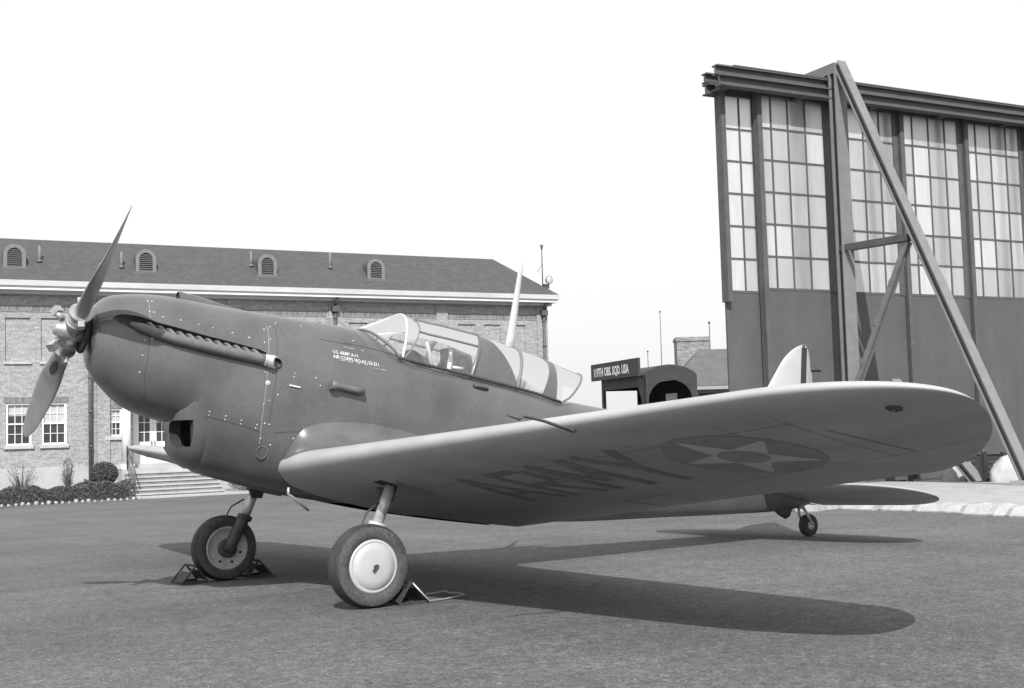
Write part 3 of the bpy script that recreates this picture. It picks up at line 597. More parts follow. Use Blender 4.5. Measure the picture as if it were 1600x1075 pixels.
bs = empty('brace_beam', Bm(-20.2, -10.4, gB(-20.2, -10.4))); BSO = (-20.2, -10.4, gB(-20.2, -10.4)); tag(bs, 'short inclined steel beam leaning on the hangar door behind the wing tip', 'beam')
bb = MB(); bb.ibeam((-19.9, -9.7, BSO[2]), (-19.9, -12.3, 2.3), .3, .2, (0, 1, 1), .03); bb.build('beam', M_HSTL, bs, BSO)
po = MB(); po.tube([(0, 0, 0), (0, 0, .7)], .06, 10); po.tube([(0, 0, .7), (0, 0, .74)], .08, 10); o = po.build('short_post', M_STEEL); o.matrix_world = Bm(-19.3, -11.3, gB(-19.3, -11.3)); tag(o, 'short dark iron post near the tailplane tip', 'post')
cb_ = MB(); cb_.box(-.32, .32, -.2, .2, 0, .22); cb_.box(-.28, .28, -.24, -.2, .02, .18); cb_.prism([(-.32, .22), (.32, .22), (.2, .3), (-.2, .3)], -.2, .2, lambda a, b, h: (a, h, b)); o = cb_.build('concrete_block', M_KERB); o.matrix_world = Bm(-10.6, -5.0, gB(-10.6, -5.0)) @ Matrix.Rotation(.5, 4, 'Z'); tag(o, 'pale concrete block on the asphalt under the tail', 'block')

# ================================================================== TRUCK, far house, poles
K0 = Vector((4.3636, 10.2353, 1.4806)) + (cF + cR * ((1005 - 800) / 1841.75) - cU * ((600 - 537.5) / 1841.75)) * 28.5
gzk = gz(K0.x, K0.y); ang = R_(72)
tm = Matrix.Translation((K0.x, K0.y, gzk)) @ Matrix.Rotation(ang, 4, 'Z')     # local +x = towards the near end, +y = to the right along the arched end
tr = empty('canopy_truck', tm); tag(tr, 'dark canopied truck with arched end standing behind the wing', 'truck')
WT, LT = 1.42, 2.9; zr = 2.92; zw = 1.72
zA = lambda y: zr + .25 * math.sin(math.pi * min(1, max(0, y / WT))) ** .7
arc = [(y, zA(y)) for y in np.linspace(0, WT, 17)]
# roof barrel
r = MB(); r.loft([[(x, y, z) for y, z in arc] + [(x, y, z - .07) for y, z in arc[::-1]] for x in (-LT, 0)], 0, False, True, True, True); r.build('roof', M_TRUCK, tr)
def arch_end(x, t, yo, zo, mt):
    e = MB(); inner = [(yo, .75)] + [(WT / 2 + (WT / 2 - yo) * -math.cos(a), zo + .5 * math.sin(a)) for a in np.linspace(0, math.pi, 13)] + [(WT - yo * 1.0, .75)]
    outer = [(0, .75)] + [(y, z - .071) for y, z in [(WT * (1 - math.cos(a)) / 2, zA(WT * (1 - math.cos(a)) / 2)) for a in np.linspace(0, math.pi, 13)]] + [(WT, .75)]
    n = len(inner)
    for xx in (x, x - t):
        e.add([(xx, *q) for q in outer] + [(xx, *q) for q in inner], [(i, i + 1, n + i + 1, n + i) for i in range(n - 1)])
    e.add([(x, *q) for q in inner] + [(x - t, *q) for q in inner], [(i, i + 1, n + i + 1, n + i) for i in range(n - 1)])
    return e
e = arch_end(0, .05, .13, 2.3, M_TRUCK); e.build('arched_end', M_TRUCK, tr)
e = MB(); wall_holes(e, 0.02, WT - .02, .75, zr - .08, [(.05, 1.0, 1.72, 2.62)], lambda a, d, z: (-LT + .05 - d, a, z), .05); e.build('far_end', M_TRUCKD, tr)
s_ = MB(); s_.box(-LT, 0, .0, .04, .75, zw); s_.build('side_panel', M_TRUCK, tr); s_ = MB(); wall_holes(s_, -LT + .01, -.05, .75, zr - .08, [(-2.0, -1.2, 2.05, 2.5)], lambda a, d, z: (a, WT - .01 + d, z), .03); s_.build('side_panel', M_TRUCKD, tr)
for x in (-LT + .06, -.07):
    q = MB(); q.box(x - .07, x + .07, .0, .07, zw, zr); q.build('corner_post', M_TRUCK, tr)
q = MB(); q.box(-LT, 0, .001, .06, zr - .28, zr - .06); q.prism([(-.35, zr - .28), (-.14, zr - .28), (-.14, zr - .6)], .002, .05, lambda a, b, h: (a, h, b)); q.build('top_rail', M_TRUCK, tr)
q = MB(); q.box(-LT, 0, -.02, .06, zw, zw + .06); q.build('bottom_rail', M_TRUCK, tr)
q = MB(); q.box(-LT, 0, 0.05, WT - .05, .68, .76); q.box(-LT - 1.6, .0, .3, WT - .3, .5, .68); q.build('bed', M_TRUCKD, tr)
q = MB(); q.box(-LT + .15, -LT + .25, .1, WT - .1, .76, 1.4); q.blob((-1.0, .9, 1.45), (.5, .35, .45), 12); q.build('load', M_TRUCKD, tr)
hdm = MB(); hdm.prism([(.15, .6), (WT - .15, .6), (WT - .15, 1.2), (WT / 2 + .3, 1.4), (WT / 2 - .3, 1.4), (.15, 1.2)], -LT - 1.5, -LT - .1, lambda a, b, h: (h, a, b)); hdm.build('hood', M_TRUCK, tr)
for x in (-.7, -LT - .9):
    for y in (.0, WT):
        wv = MB(); wv.lathe([(.001, -.09), (.2, -.09), (.3, -.1), (.4, -.08), (.42, 0), (.4, .08), (.3, .1), (.2, .09), (.001, .09)], (x, y, .42), (0, 1, 0), 28); wv.build('wheel', M_RUB, tr)
# sign board along the side over the opening
sb = MB(); sb.box(-LT - .35, .1, -.16, -.1, zr - .02, zr + .42); sg = sb.build('sign_board', M_TRUCK, tr)
def text_mesh(txt, size, bold=.0, sx=1.):
    c = bpy.data.curves.new('lettering', 'FONT'); c.body = txt; c.size = size; c.offset = bold; c.resolution_u = 2; o = bpy.data.objects.new('lettering', c); COL.objects.link(o); bpy.context.view_layer.update()
    me = bpy.data.meshes.new_from_object(o.evaluated_get(bpy.context.evaluated_depsgraph_get())); bpy.data.objects.remove(o)
    v = np.array([(p.co.x * sx, p.co.y) for p in me.vertices]); f = [tuple(p.vertices) for p in me.polygons]; bpy.data.meshes.remove(me)
    return v, f
v, f = text_mesh('119TH OBS. SQD. USA', .3, .012); v[:, 0] *= 2.55 / v[:, 0].max()
mb = MB(); mb.add([(-LT - .15 + a, -.163, zr + .09 + b) for a, b in v], f); mb.build('lettering', M_STENCIL, sg, recalc=False)

def cray(px, py, dist): return Vector((4.3636, 10.2353, 1.4806)) + (cF + cR * ((px - 800) / 1841.75) - cU * ((py - 537.5) / 1841.75)) * dist
def toB(P): return (-(P.x * DV.x + P.y * DV.y), P.x * NV.x + P.y * NV.y, P.z)
hc = cray(1046, 604, 48); hgz = gz(hc.x, hc.y)
fh = empty('far_house', Matrix.Translation((hc.x, hc.y, hgz)) @ Matrix.Rotation(math.atan2(cR.y, cR.x), 4, 'Z'))
tag(fh, 'low far house with dark hipped roof and brick chimney beside the hangar door', 'house')
ze = hc.z - hgz; zrd = ze + 1.6
MB().box(.35, 8.5, .35, 5, -.1, ze - .02).build('wall', M_HWALL, fh)
rf = MB(); rf.add([(0, 0, ze), (9, 0, ze), (9, 5.6, ze), (0, 5.6, ze), (1.62, 2.3, zrd), (7.4, 2.3, zrd + .05)], [(0, 1, 5, 4), (1, 2, 5), (2, 3, 4, 5), (3, 0, 4), (0, 3, 2, 1)]); rfo = rf.build('roof', M_HROOF, fh)
ch = MB(); ch.box(.72, 2.12, 2.5, 3.4, ze, ze + 2.18); cho = ch.build('chimney', M_CHIM, fh)
MB().box(.68, 2.16, 2.46, 3.44, ze + 2.0, ze + 2.12).build('chimney_cap', M_CHIM, cho)
for du in (1.75, 3.0):
    MB().box(du - .5, du + .5, .31, .36, ze - 1.3, ze - .3).build('window', M_PANE, fh)
MB().box(.0, 8.6, .02, .16, ze - .16, ze - .012).build('eaves_board', M_HWALL, fh)
for px, py0, py1, dist, lab in ((1031, 487, 590, 70, 'tall thin radio pole rising behind the truck'), (1012, 549, 590, 68, 'short thin pole behind the truck sign'), (1108, 504, 560, 52, 'thin mast with a knob beside the brick chimney')):
    a = toB(cray(px, py0, dist)); g = gB(a[0], a[1]); m_ = MB(); m_.tube([(0, 0, 0), (0, 0, a[2] - g)], [.045, .02], 8); m_.blob((0, 0, a[2] - g), .06, 8); o = m_.build('radio_pole', M_PIPE); o.matrix_world = Bm(a[0], a[1], g); tag(o, lab, 'pole')

# ================================================================== AEROPLANE (A frame)
ac = empty('airplane', MA.copy())
tag(ac, 'dark drab single-engined monoplane with pale wings parked on the asphalt', 'airplane')
AL = .1531
ST = [  # x, ztop, zbot, half width, z of max width, top exponent, bottom exponent
 (1.785, 2.495, 2.19, .155, 2.342, 2, 2), (1.775, 2.53, 2.09, .22, 2.31, 2, 2.1), (1.735, 2.575, 1.985, .285, 2.27, 2.05, 2.2), (1.65, 2.648, 1.875, .345, 2.23, 2.1, 2.3), (1.50, 2.683, 1.728, .40, 2.17, 2.2, 2.45),
 (1.28, 2.692, 1.622, .435, 2.12, 2.25, 2.45), (1.06, 2.675, 1.535, .449, 2.07, 2.25, 2.45), (1.0, 2.668, 1.47, .452, 2.06, 2.25, 2.4), (.95, 2.662, 1.26, .4535, 2.03, 2.25, 2.45), (.90, 2.655, 1.155, .455, 2.0, 2.25, 2.5), (.78, 2.633, 1.095, .459, 1.97, 2.25, 2.5), (.60, 2.607, 1.04, .464, 1.93, 2.25, 2.5), (.27, 2.563, .94, .47, 1.86, 2.25, 2.5), (-.37, 2.485, .80, .475, 1.74, 2.25, 2.5),
 (-.66, 2.443, .76, .475, 1.69, 2.3, 2.4), (-.80, 2.40, .72, .475, 1.66, 2.4, 2.4), (-.95, 2.27, .68, .472, 1.63, 2.9, 2.4), (-1.06, 2.175, .655, .47, 1.61, 3.6, 2.4), (-1.69, 2.028, .575, .458, 1.5, 4, 2.4), (-2.28, 1.905, .505, .435, 1.39, 4, 2.3),
 (-2.65, 1.82, .465, .415, 1.32, 3.6, 2.3), (-2.92, 1.755, .445, .398, 1.27, 3.0, 2.2), (-3.33, 1.695, .42, .365, 1.2, 2.4, 2.2), (-3.72, 1.632, .408, .335, 1.12, 2.2, 2.2), (-4.5, 1.49, .388, .265, 1.0, 2.1, 2.1), (-5.5, 1.31, .36, .185, .86, 2, 2),
 (-6.3, 1.15, .345, .12, .75, 2, 2), (-6.9, 1.05, .385, .06, .7, 2, 2), (-7.05, 1.0, .55, .02, .75, 2, 2)]
SX = np.array([s[0] for s in ST])[::-1]
def stat(x): return [float(hermite(SX, np.array([s[k] for s in ST])[::-1], x)) for k in range(1, 7)]
def fus_ring(x, n=56, grow=0.):
    zt, zb, hw, zc, et, eb = stat(x); r = []
    for j in range(n):
        t = 2 * math.pi * j / n; c, s = math.cos(t), math.sin(t); e = et if s > 0 else eb
        r.append((x, (hw + grow) * math.copysign(abs(c) ** (2 / e), c), zc + (zt - zc + grow if s > 0 else zc - zb + grow) * math.copysign(abs(s) ** (2 / e), s)))
    return r
def fus_y(x, z, off=0.):
    zt, zb, hw, zc, et, eb = stat(x); h, e = ((zt - zc), et) if z > zc else ((zc - zb), eb); k = min(1, abs(z - zc) / h); return hw * max(0, 1 - k ** e) ** (1 / e) + off
xs_ = np.concatenate([np.linspace(1.785, 1.5, 12), np.linspace(1.46, 1.1, 7), np.linspace(1.07, .86, 12), np.linspace(.8, -.6, 22), np.linspace(-.66, -1.1, 12), np.linspace(-1.16, -7.05, 52)])
mb = MB(); mb.loft([fus_ring(x) for x in xs_], cap0=True, cap1=True); fus = mb.build('fuselage', M_SKIN, ac)
def rbox(x0, x1, y0, y1, z0, z1, r):
    m_ = MB(); pl = []
    for cx, cy, a0 in ((y1 - r, z1 - r, 0), (y0 + r, z1 - r, 90), (y0 + r, z0 + r, 180), (y1 - r, z0 + r, 270)):
        pl += [(cx + r * math.cos(R_(a0 + t)), cy + r * math.sin(R_(a0 + t))) for t in (0, 30, 60, 90)]
    return m_.prism(pl, x0, x1, lambda a, b, h: (h + .0, a, b))
# exhaust trough cut into the cowl side
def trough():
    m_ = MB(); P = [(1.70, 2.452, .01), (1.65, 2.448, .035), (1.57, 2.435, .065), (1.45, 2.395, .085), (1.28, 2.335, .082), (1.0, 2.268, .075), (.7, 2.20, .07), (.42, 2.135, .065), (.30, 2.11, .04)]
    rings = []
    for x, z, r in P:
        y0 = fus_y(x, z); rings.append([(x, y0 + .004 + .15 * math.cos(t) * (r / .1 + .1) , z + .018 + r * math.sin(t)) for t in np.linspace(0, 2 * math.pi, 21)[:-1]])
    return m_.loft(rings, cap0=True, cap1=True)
cut(fus, [trough()], M_TROUGH)  # trough faces take the painted shade tone
cut(fus, [rbox(1.0, 1.3, .05, .50, 1.36, 1.585, .075), rbox(.70, 1.02, .05, .30, 1.345, 1.60, .06), rbox(1.0, 1.3, -.50, -.05, 1.36, 1.585, .075), rbox(.70, 1.02, -.30, -.05, 1.345, 1.60, .06)], M_DARK)  # cut faces coloured dark so the openings read as shaded depth
for p in fus.data.polygons: p.use_smooth = True
md = fus.modifiers.new('es', 'EDGE_SPLIT'); md.split_angle = R_(40)
# exhaust manifold
pth = [(1.52, 2.39), (1.45, 2.355), (1.30, 2.295), (1.15, 2.252), (1.02, 2.222), (.88, 2.19), (.74, 2.16), (.6, 2.13), (.45, 2.10), (.37, 2.085)]
mb = MB(); mb.tube([(x, fus_y(x, z) + (.0 if i == 0 else .032), z) for i, (x, z) in enumerate(pth)], [.02, .038, .044, .046, .047, .047, .048, .048, .048, .048], 16); ex = mb.build('exhaust_manifold', M_EXH, ac)
for k in range(12):
    x = 1.36 - k * .082; z = float(np.interp(-x, [-a for a, b in pth], [b for a, b in pth])) + .05; y = fus_y(x, z)
    MB().tube([(x + .02, y - .08, z + .035), (x + .008, y - .01, z + .022), (x - .012, y + .03, z - .012), (x - .02, y + .04, z - .05)], [.015, .017, .018, .014], 10).build('exhaust_stub', M_EXH, ex)
nz = MB(); A0, A1 = Vector((.40, fus_y(.40, 2.092) + .032, 2.092)), Vector((.22, fus_y(.22, 2.045) + .045, 2.045)); ax_ = (A1 - A0).normalized(); sy_ = Vector((0, 1, 0)); sz_ = ax_.cross(sy_).normalized()
for sc_, mi in ((1., 0), (.86, 1)):
    rg = []
    for t, r, ob in ((0, .049, 0), (.3, .056, 0), (.55, .06, .03), (.8, .056, .08), (1.0, .044, .12)):
        rg.append([A0.lerp(A1, t) + (sy_ * math.cos(q) + sz_ * math.sin(q)) * r * sc_ - ax_ * ob * (.5 + .5 * math.cos(q)) for q in np.linspace(0, 2 * math.pi, 25)[:-1]])
    nz.loft(rg, mi)
nz.tube([A0 + ax_ * .01, A0 + ax_ * .022], .056, 20, True, 0); nz.build('exhaust_nozzle', [M_ALU, M_DARK], ex)
# radiator scoop
mb = MB(); rings = []
for x, zb, hw in ((1.125, 1.50, .16), (1.12, 1.42, .26), (1.095, 1.32, .315), (1.05, 1.245, .362), (1.0, 1.195, .405), (.95, 1.163, .447), (.90, 1.156, .452), (.80, 1.16, .43)):
    zc = float(np.interp(x, [-.3, .3, .6, .8, .95, 1.0, 1.05, 1.125], [1.7, 1.86, 1.93, 1.97, 1.96, 1.82, 1.74, 1.68])); zt = zc + .12
    rings.append([(x, hw * math.copysign(abs(math.cos(t)) ** (2 / 2.5), math.cos(t)), zc + (zt - zc if math.sin(t) > 0 else zc - zb) * math.copysign(abs(math.sin(t)) ** (2 / 2.5), math.sin(t))) for t in np.linspace(0, 2 * math.pi, 57)[:-1]])
mb.loft(rings, cap0=True, cap1=True); scp = mb.build('radiator_scoop', M_SKIN, ac)
cut(scp, [rbox(1.0, 1.4, .05, .50, 1.36, 1.59, .075), rbox(.70, 1.02, .05, .30, 1.345, 1.615, .06), rbox(1.0, 1.4, -.50, -.05, 1.36, 1.59, .075), rbox(.70, 1.02, -.30, -.05, 1.345, 1.615, .06)], M_DARK)  # duct walls coloured dark too, shade painted into the intake
for p in scp.data.polygons: p.use_smooth = True
scp.modifiers.new('es', 'EDGE_SPLIT').split_angle = R_(40)
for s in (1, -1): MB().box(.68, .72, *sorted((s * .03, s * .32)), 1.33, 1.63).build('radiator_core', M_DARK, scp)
# carburettor intake on the cowl top
mb = MB(); mb.loft([[(x, .0 + h * .75 * math.cos(t), stat(x)[0] - .02 + h * max(0, math.sin(t)) * 1.0) for t in np.linspace(0, math.pi, 13)] for x, h in ((1.0, .085), (.97, .09), (.8, .08), (.6, .052), (.42, .028), (.25, .008))], close=False, cap1=False); mb.build('carburettor_intake', M_SKIN, ac)
MB().add([(.985, .058 * math.cos(t), stat(.985)[0] - .02 + .082 * max(0, math.sin(t))) for t in np.linspace(0, math.pi, 13)], [tuple(range(13))]).build('intake_mouth', M_DARK, ac)
# nose plate behind the propeller
axv = Vector((math.cos(AL), 0, math.sin(AL))); upv = Vector((-math.sin(AL), 0, math.cos(AL))); hub = Vector((1.905, 0, 2.357))
MB().lathe([(.001, -.06), (.17, -.06), (.175, -.045), (.17, -.03), (.001, -.03)], hub - axv * .045, axv, 32).build('nose_plate', M_DARK, ac)
# ---------------- wing
Wp = dict(xl=.2137, sw=.0819, c0=2.5656, c1=1.7493, z0=.9152, g=.077, th=.2649, yt=5.5746, e=2.3283, e2=1.549, xtip=-.7546, t0=.1661, t1=.109); HS = 6.693
def wsec(y):
    f_ = (y - .55) / (Wp['yt'] - .55); le = Wp['xl'] - Wp['sw'] * (y - .55); c = Wp['c0'] + (Wp['c1'] - Wp['c0']) * f_; te = le - c
    if y > Wp['yt']:
        s = min(1, (y - Wp['yt']) / (HS - Wp['yt'])); k = (1 - s ** Wp['e']) ** (1 / Wp['e']); k2 = (1 - s ** Wp['e2']) ** (1 / Wp['e2']); le = Wp['xtip'] + (le - Wp['xtip']) * k; te = Wp['xtip'] + (te - Wp['xtip']) * k2
    return le, te, Wp['t0'] + (Wp['t1'] - Wp['t0']) * min(1, max(0, f_)), Wp['z0'] + Wp['g'] * (y - .55)
def wz(x, y, up):
    le, te, t, zb = wsec(y); c = max(le - te, .004); u = min(1, max(0, (le - x) / c)); yt = 5 * t * (.2969 * math.sqrt(u) - .126 * u - .3516 * u * u + .2843 * u ** 3 - .1036 * u ** 4)
    yc = .02 / .16 * (.8 * u - u * u) if u < .4 else .02 / .36 * (.2 + .8 * u - u * u)
    return zb + (x + .7) * math.tan(Wp['th']) + (yc + (yt if up else -yt)) * c
def hingefrac(y):
    le, te, *_ = wsec(y); xh = -1.733 + .102 * (y - 2.8); return min(.97, max(.5, (le - xh) / max(le - te, .01)))
ysp = sorted(set(list(np.round(np.linspace(.25, 5.5, 64), 3)) + [2.75, 2.8] + list(HS - (HS - 5.55) * np.linspace(1, 0, 26) ** 2)))
NA1, NA2 = 36, 10
def wring(y, part):
    le, te, *_ = wsec(y); c = le - te; hf = hingefrac(y)
    if part == 'full': us = np.concatenate([(1 - np.cos(np.linspace(0, math.pi * .62, NA1))) / 2, []]); us = us / us[-1] * hf; us = np.concatenate([us, np.linspace(hf, 1, NA2)[1:]])
    elif part == 'front': us = (1 - np.cos(np.linspace(0, math.pi * .62, NA1))) / 2; us = us / us[-1] * (hf - .006)
    else: us = np.linspace(hf + .006, 1, NA2)
    P = [(le - u * c, y, wz(le - u * c, y, True)) for u in us[::-1]] + [(le - u * c, y, wz(le - u * c, y, False)) for u in us[1 if part != 'rear' else 0:]]
    return P
for s in (1, -1):
    S_ = lambda rings: [[(x, y * s, z) for x, y, z in r] for r in rings]
    ya, yb = 2.8, 6.33
    inn = [y for y in ysp if y <= 2.8]; mid = [y for y in ysp if 2.8 <= y <= yb]; tipy = [mid[-1]] + [y for y in ysp if y > yb]
    mb = MB(); mb.loft(S_([wring(y, 'full') for y in inn]), close=False); mb.loft(S_([wring(y, 'front') for y in mid]), close=False); mb.loft(S_([wring(y, 'full') for y in tipy]), close=False)
    wg = mb.build('wing', M_WING, ac); wg['label'] = 'near wing, underside in shade with star roundel' if s > 0 else 'far wing seen past the nose'
    mb = MB(); rr = S_([wring(y, 'rear') for y in mid]); mb.loft(rr, close=True, cap0=True, cap1=True); mb.build('aileron', M_WING, wg)
    def low(x, y, d=.0018): return (x, y * s, wz(x, y, False) - d)
    def strip(pts, w_, nm, m_):
        mb = MB(); vs = []
        for i, (x, y) in enumerate(pts):
            a = Vector(pts[min(i + 1, len(pts) - 1)]) - Vector(pts[max(i - 1, 0)]); nrm = Vector((-a.y, a.x)).normalized() * w_ / 2
            vs += [low(x + nrm.x, y + nrm.y), low(x - nrm.x, y - nrm.y)]
        mb.add(vs, [(2 * i, 2 * i + 1, 2 * i + 3, 2 * i + 2) for i in range(len(pts) - 1)]); return mb.build(nm, m_, wg, recalc=False)
    lerp = lambda p, q, n: [(p[0] + (q[0] - p[0]) * k / n, p[1] + (q[1] - p[1]) * k / n) for k in range(n + 1)]
    strip(lerp((-.74, 5.78), (-1.40, 5.86), 10), .012, 'panel_seam', M_LETTER); strip(lerp((-.5, 1.9), (-.55, 5.7), 24), .006, 'panel_seam', M_LETTER)
    for yv in np.arange(1.9, 6.0, .42): strip(lerp((-.15 - .05 * (yv - 1), yv), (-1.72 + .09 * (yv - 2.8), yv), 14), .005, 'rib_tape', M_RIBT)
    for yv in (2.8,): strip(lerp((-1.74, yv), (-2.15, yv), 6), .014, 'panel_seam', M_LETTER)
    # star roundel: disc, star, centre
    cx, cy, R0 = -.986, 4.894, .515
    def patch(poly_fn, nm, m_, d, nr=10, nt_=60):
        mb = MB(); vs = [low(cx, cy, d)]
        for i in range(1, nr + 1):
            for j in range(nt_):
                t = 2 * math.pi * j / nt_; r = poly_fn(t) * i / nr; vs.append(low(cx + r * math.cos(t), cy + r * math.sin(t), d))
        fs = [(0, 1 + j, 1 + (j + 1) % nt_) for j in range(nt_)]
        for i in range(nr - 1): fs += [(1 + i * nt_ + j, 1 + (i + 1) * nt_ + j, 1 + (i + 1) * nt_ + (j + 1) % nt_, 1 + i * nt_ + (j + 1) % nt_) for j in range(nt_)]
        return mb.add(vs, fs, 0, True).build(nm, m_, wg, recalc=False)
    def starr(t):
        t0 = -.23; a = (t - t0) % (2 * math.pi / 5); a = min(a, 2 * math.pi / 5 - a); R1, r1 = R0 * .985, R0 * .382
        x1, y1, x2, y2 = R1, 0, r1 * math.cos(math.pi / 5), r1 * math.sin(math.pi / 5)
        return (x1 * y2 - x2 * y1) / (math.cos(a) * (y2 - y1) - math.sin(a) * (x2 - x1))
    patch(lambda t: R0, 'roundel_disc', M_DARKMARK, .0022, 16); patch(starr, 'star', M_WHITEMARK, .0036, 16, 100); patch(lambda t: .168, 'star_centre', M_REDMARK, .005)
    # ARMY / U.S. in block strokes, tops towards the leading edge
    def stroke(p, q, w_, mb):
        n = 8; a = Vector(q) - Vector(p); nr = Vector((-a.y, a.x)).normalized() * w_ / 2; vs = []
        for k in range(n + 1):
            c = Vector(p) + a * k / n; vs += [low(c.x + nr.x, c.y + nr.y, .002), low(c.x - nr.x, c.y - nr.y, .002)]
        mb.add(vs, [(2 * k, 2 * k + 1, 2 * k + 3, 2 * k + 2) for k in range(n)])
    GL = {'A': [((0, 0), (.5, 1)), ((1, 0), (.5, 1)), ((.22, .35), (.78, .35))], 'R': [((.08, 0), (.08, 1)), ((.08, .94), (.8, .94)), ((.92, .9), (.92, .55)), ((.08, .5), (.8, .5)), ((.4, .5), (.95, 0))],
          'M': [((.07, 0), (.07, 1)), ((.93, 0), (.93, 1)), ((.07, 1), (.5, .3)), ((.93, 1), (.5, .3))], 'Y': [((.5, 0), (.5, .5)), ((.5, .5), (.05, 1)), ((.5, .5), (.95, 1))],
          'U': [((.07, .1), (.07, 1)), ((.93, .1), (.93, 1)), ((.07, .06), (.93, .06))], 'S': [((.07, .94), (.93, .94)), ((.07, .9), (.07, .55)), ((.07, .5), (.93, .5)), ((.93, .45), (.93, .1)), ((.07, .06), (.93, .06))], '.': [((.0, .06), (.14, .06))]}
    xb, H_ = -1.32, .88
    lets = [('A', 2.1), ('R', 2.66), ('M', 3.22), ('Y', 3.78)] if s > 0 else [('U', 3.6), ('.', 3.12), ('S', 2.9), ('.', 2.4)]
    for ch_, y0 in lets:
        mb = MB()
        for (p, q) in GL[ch_]:
            fx = lambda a: (xb + a[1] * H_, y0 + (a[0] if s > 0 else -a[0]) * .45)
            stroke(fx(p), fx(q), .1, mb)
        mb.build('letter', M_LETTER, wg, recalc=False)
    # landing light, pitot
    mb = MB(); q = low(-.63, 6.34, 0); mb.lathe([(.022, .004), (.024, .016), (.042, .01), (.046, -.01)], q, (.25, 0, -1), 16); mb.build('tip_light', M_STEEL, wg); mb = MB(); mb.lathe([(.001, .014), (.014, .012), (.022, .003)], q, (.25, 0, -1), 12); mb.build('tip_light_lens', M_TRIMG, wg)
    if s > 0:
        z0 = wz(-.06, 3.9, False)
        mb = MB(); q0 = Vector((-.12, 4.28, wz(-.12, 4.28, False))); mb.tube([q0 + Vector((-.03, 0, .01)), q0 + Vector((.0, 0, -.012)), (.107, 4.28, 1.378), (.259, 4.28, 1.412), (.289, 4.28, 1.393), (.375, 4.28, 1.42)], [.018, .012, .010, .010, .010, .009], 8); mb.build('pitot_tube', M_STEEL, wg)
    # flat dark patch on the lower skin, painted shade for a strut well
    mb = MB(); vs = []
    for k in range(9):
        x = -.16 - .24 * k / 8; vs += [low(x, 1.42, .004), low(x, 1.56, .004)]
    mb.add(vs, [(2 * k, 2 * k + 1, 2 * k + 3, 2 * k + 2) for k in range(8)]); mb.build('strut_well_shade', M_DARK, wg, recalc=False)
    mb = MB(); mb.add([low(-.25, 1.66, .0), low(-.25, 1.66, .075), low(-.62, 1.62, .06), low(-.62, 1.62, 0)], [(0, 1, 2, 3)]); mb.add([low(-.25, 1.665, .0), low(-.25, 1.665, .075), low(-.62, 1.625, .06), low(-.62, 1.625, 0)], [(3, 2, 1, 0)]); mb.build('well_flap', M_SKIN2, wg, recalc=False)
    # root fillet: concave blend from the fuselage side to the wing's upper surface
    SS = [0, .06, .13, .22, .36, .55, .70, .86, 1]
    XI = [.235, .205, .13, .02, -.25, -.60, -1.05, -1.65, -2.3]; ZI = [1.03, 1.2, 1.36, 1.505, 1.55, 1.535, 1.44, 1.25, .98]
    XO = [.20, .17, .09, -.06, -.30, -.65, -1.08, -1.68, -2.25]; YO = [.50, .53, .60, .72, .84, .90, .90, .84, .66]
    rings = []
    for t in np.linspace(0, 1, 34):
        xi, zi, xo, yo = [float(hermite(SS, q, t)) for q in (XI, ZI, XO, YO)]; yi = fus_y(xi, zi) - .012; zo = wz(xo, yo, True) - .004
        ctl = ((xi + xo) / 2 + .02, yi * .8 + yo * .2 , zo * .82 + zi * .18); ring = []
        for k in range(11):
            q = k / 10; A_, B_, C_ = (1 - q) ** 2, 2 * q * (1 - q), q * q
            ring.append((A_ * xi + B_ * ctl[0] + C_ * xo, s * (A_ * yi + B_ * ctl[1] + C_ * yo), A_ * zi + B_ * ctl[2] + C_ * zo))
        rings.append(ring)
    mb = MB(); mb.loft(rings, close=False); mb.build('wing_fillet', M_SKIN, wg)
# ---------------- tail
def surf(name, sections, m_, parent, flip=False, vertical=False, u0=0., u1=1.):
    """sections: (span, x_le, x_te, z_mid_of_chord_at_le, z_te, thickness)"""
    rings = []
    for (y, xl_, xt_, zl, zt_, th) in sections:
        us = u0 + (u1 - u0) * ((1 - np.cos(np.linspace(0, math.pi * (1 if u1 == 1 else .6), 12))) / (2 if u1 == 1 else 1 - math.cos(math.pi * .6))); up = []; lo = []
        for u in us:
            yt = 5 * th * (.2969 * math.sqrt(u) - .126 * u - .3516 * u * u + .2843 * u ** 3 - .1036 * u ** 4) * abs(xl_ - xt_); x = xl_ + (xt_ - xl_) * u; z = zl + (zt_ - zl) * u
            up.append((x, y, z + yt) if not vertical else (x, yt, y)); lo.append((x, y, z - yt) if not vertical else (x, -yt, y))
        rings.append(up[::-1] + (lo[1:-1] if u0 == 0 and u1 == 1 else lo[1:] if u0 == 0 else lo[:-1]))
    mb = MB(); mb.loft(rings, close=True, cap0=True, cap1=True); return mb.build(name, m_, parent)
for s in (1, -1):
    th = .285; zr_ = .59
    def zs(x): return zr_ + (x + 6.4) * th
    secs = []; esecs = []
    for y in [0.03] + list(np.linspace(.2, 1.3, 7)) + list(2.13 - .83 * np.linspace(1, 0, 12) ** 2):
        k = math.sqrt(max(0, 1 - max(0, (y - 1.2) / .935) ** 2.2)); xl_ = -6.52 + (.62 - .12 * min(y, 1.3)) * k; xt_ = -6.52 - (.64 - .06 * y) * k
        xh = max(-6.62, xt_ + .02) if k > .25 else None
        secs.append((y * s, xl_, xt_, zs(xl_), zs(xt_), .09))
    stb = surf('tailplane', secs, M_WING, ac, u1=.575); surf('elevator', secs, M_WING, stb, u0=.585)
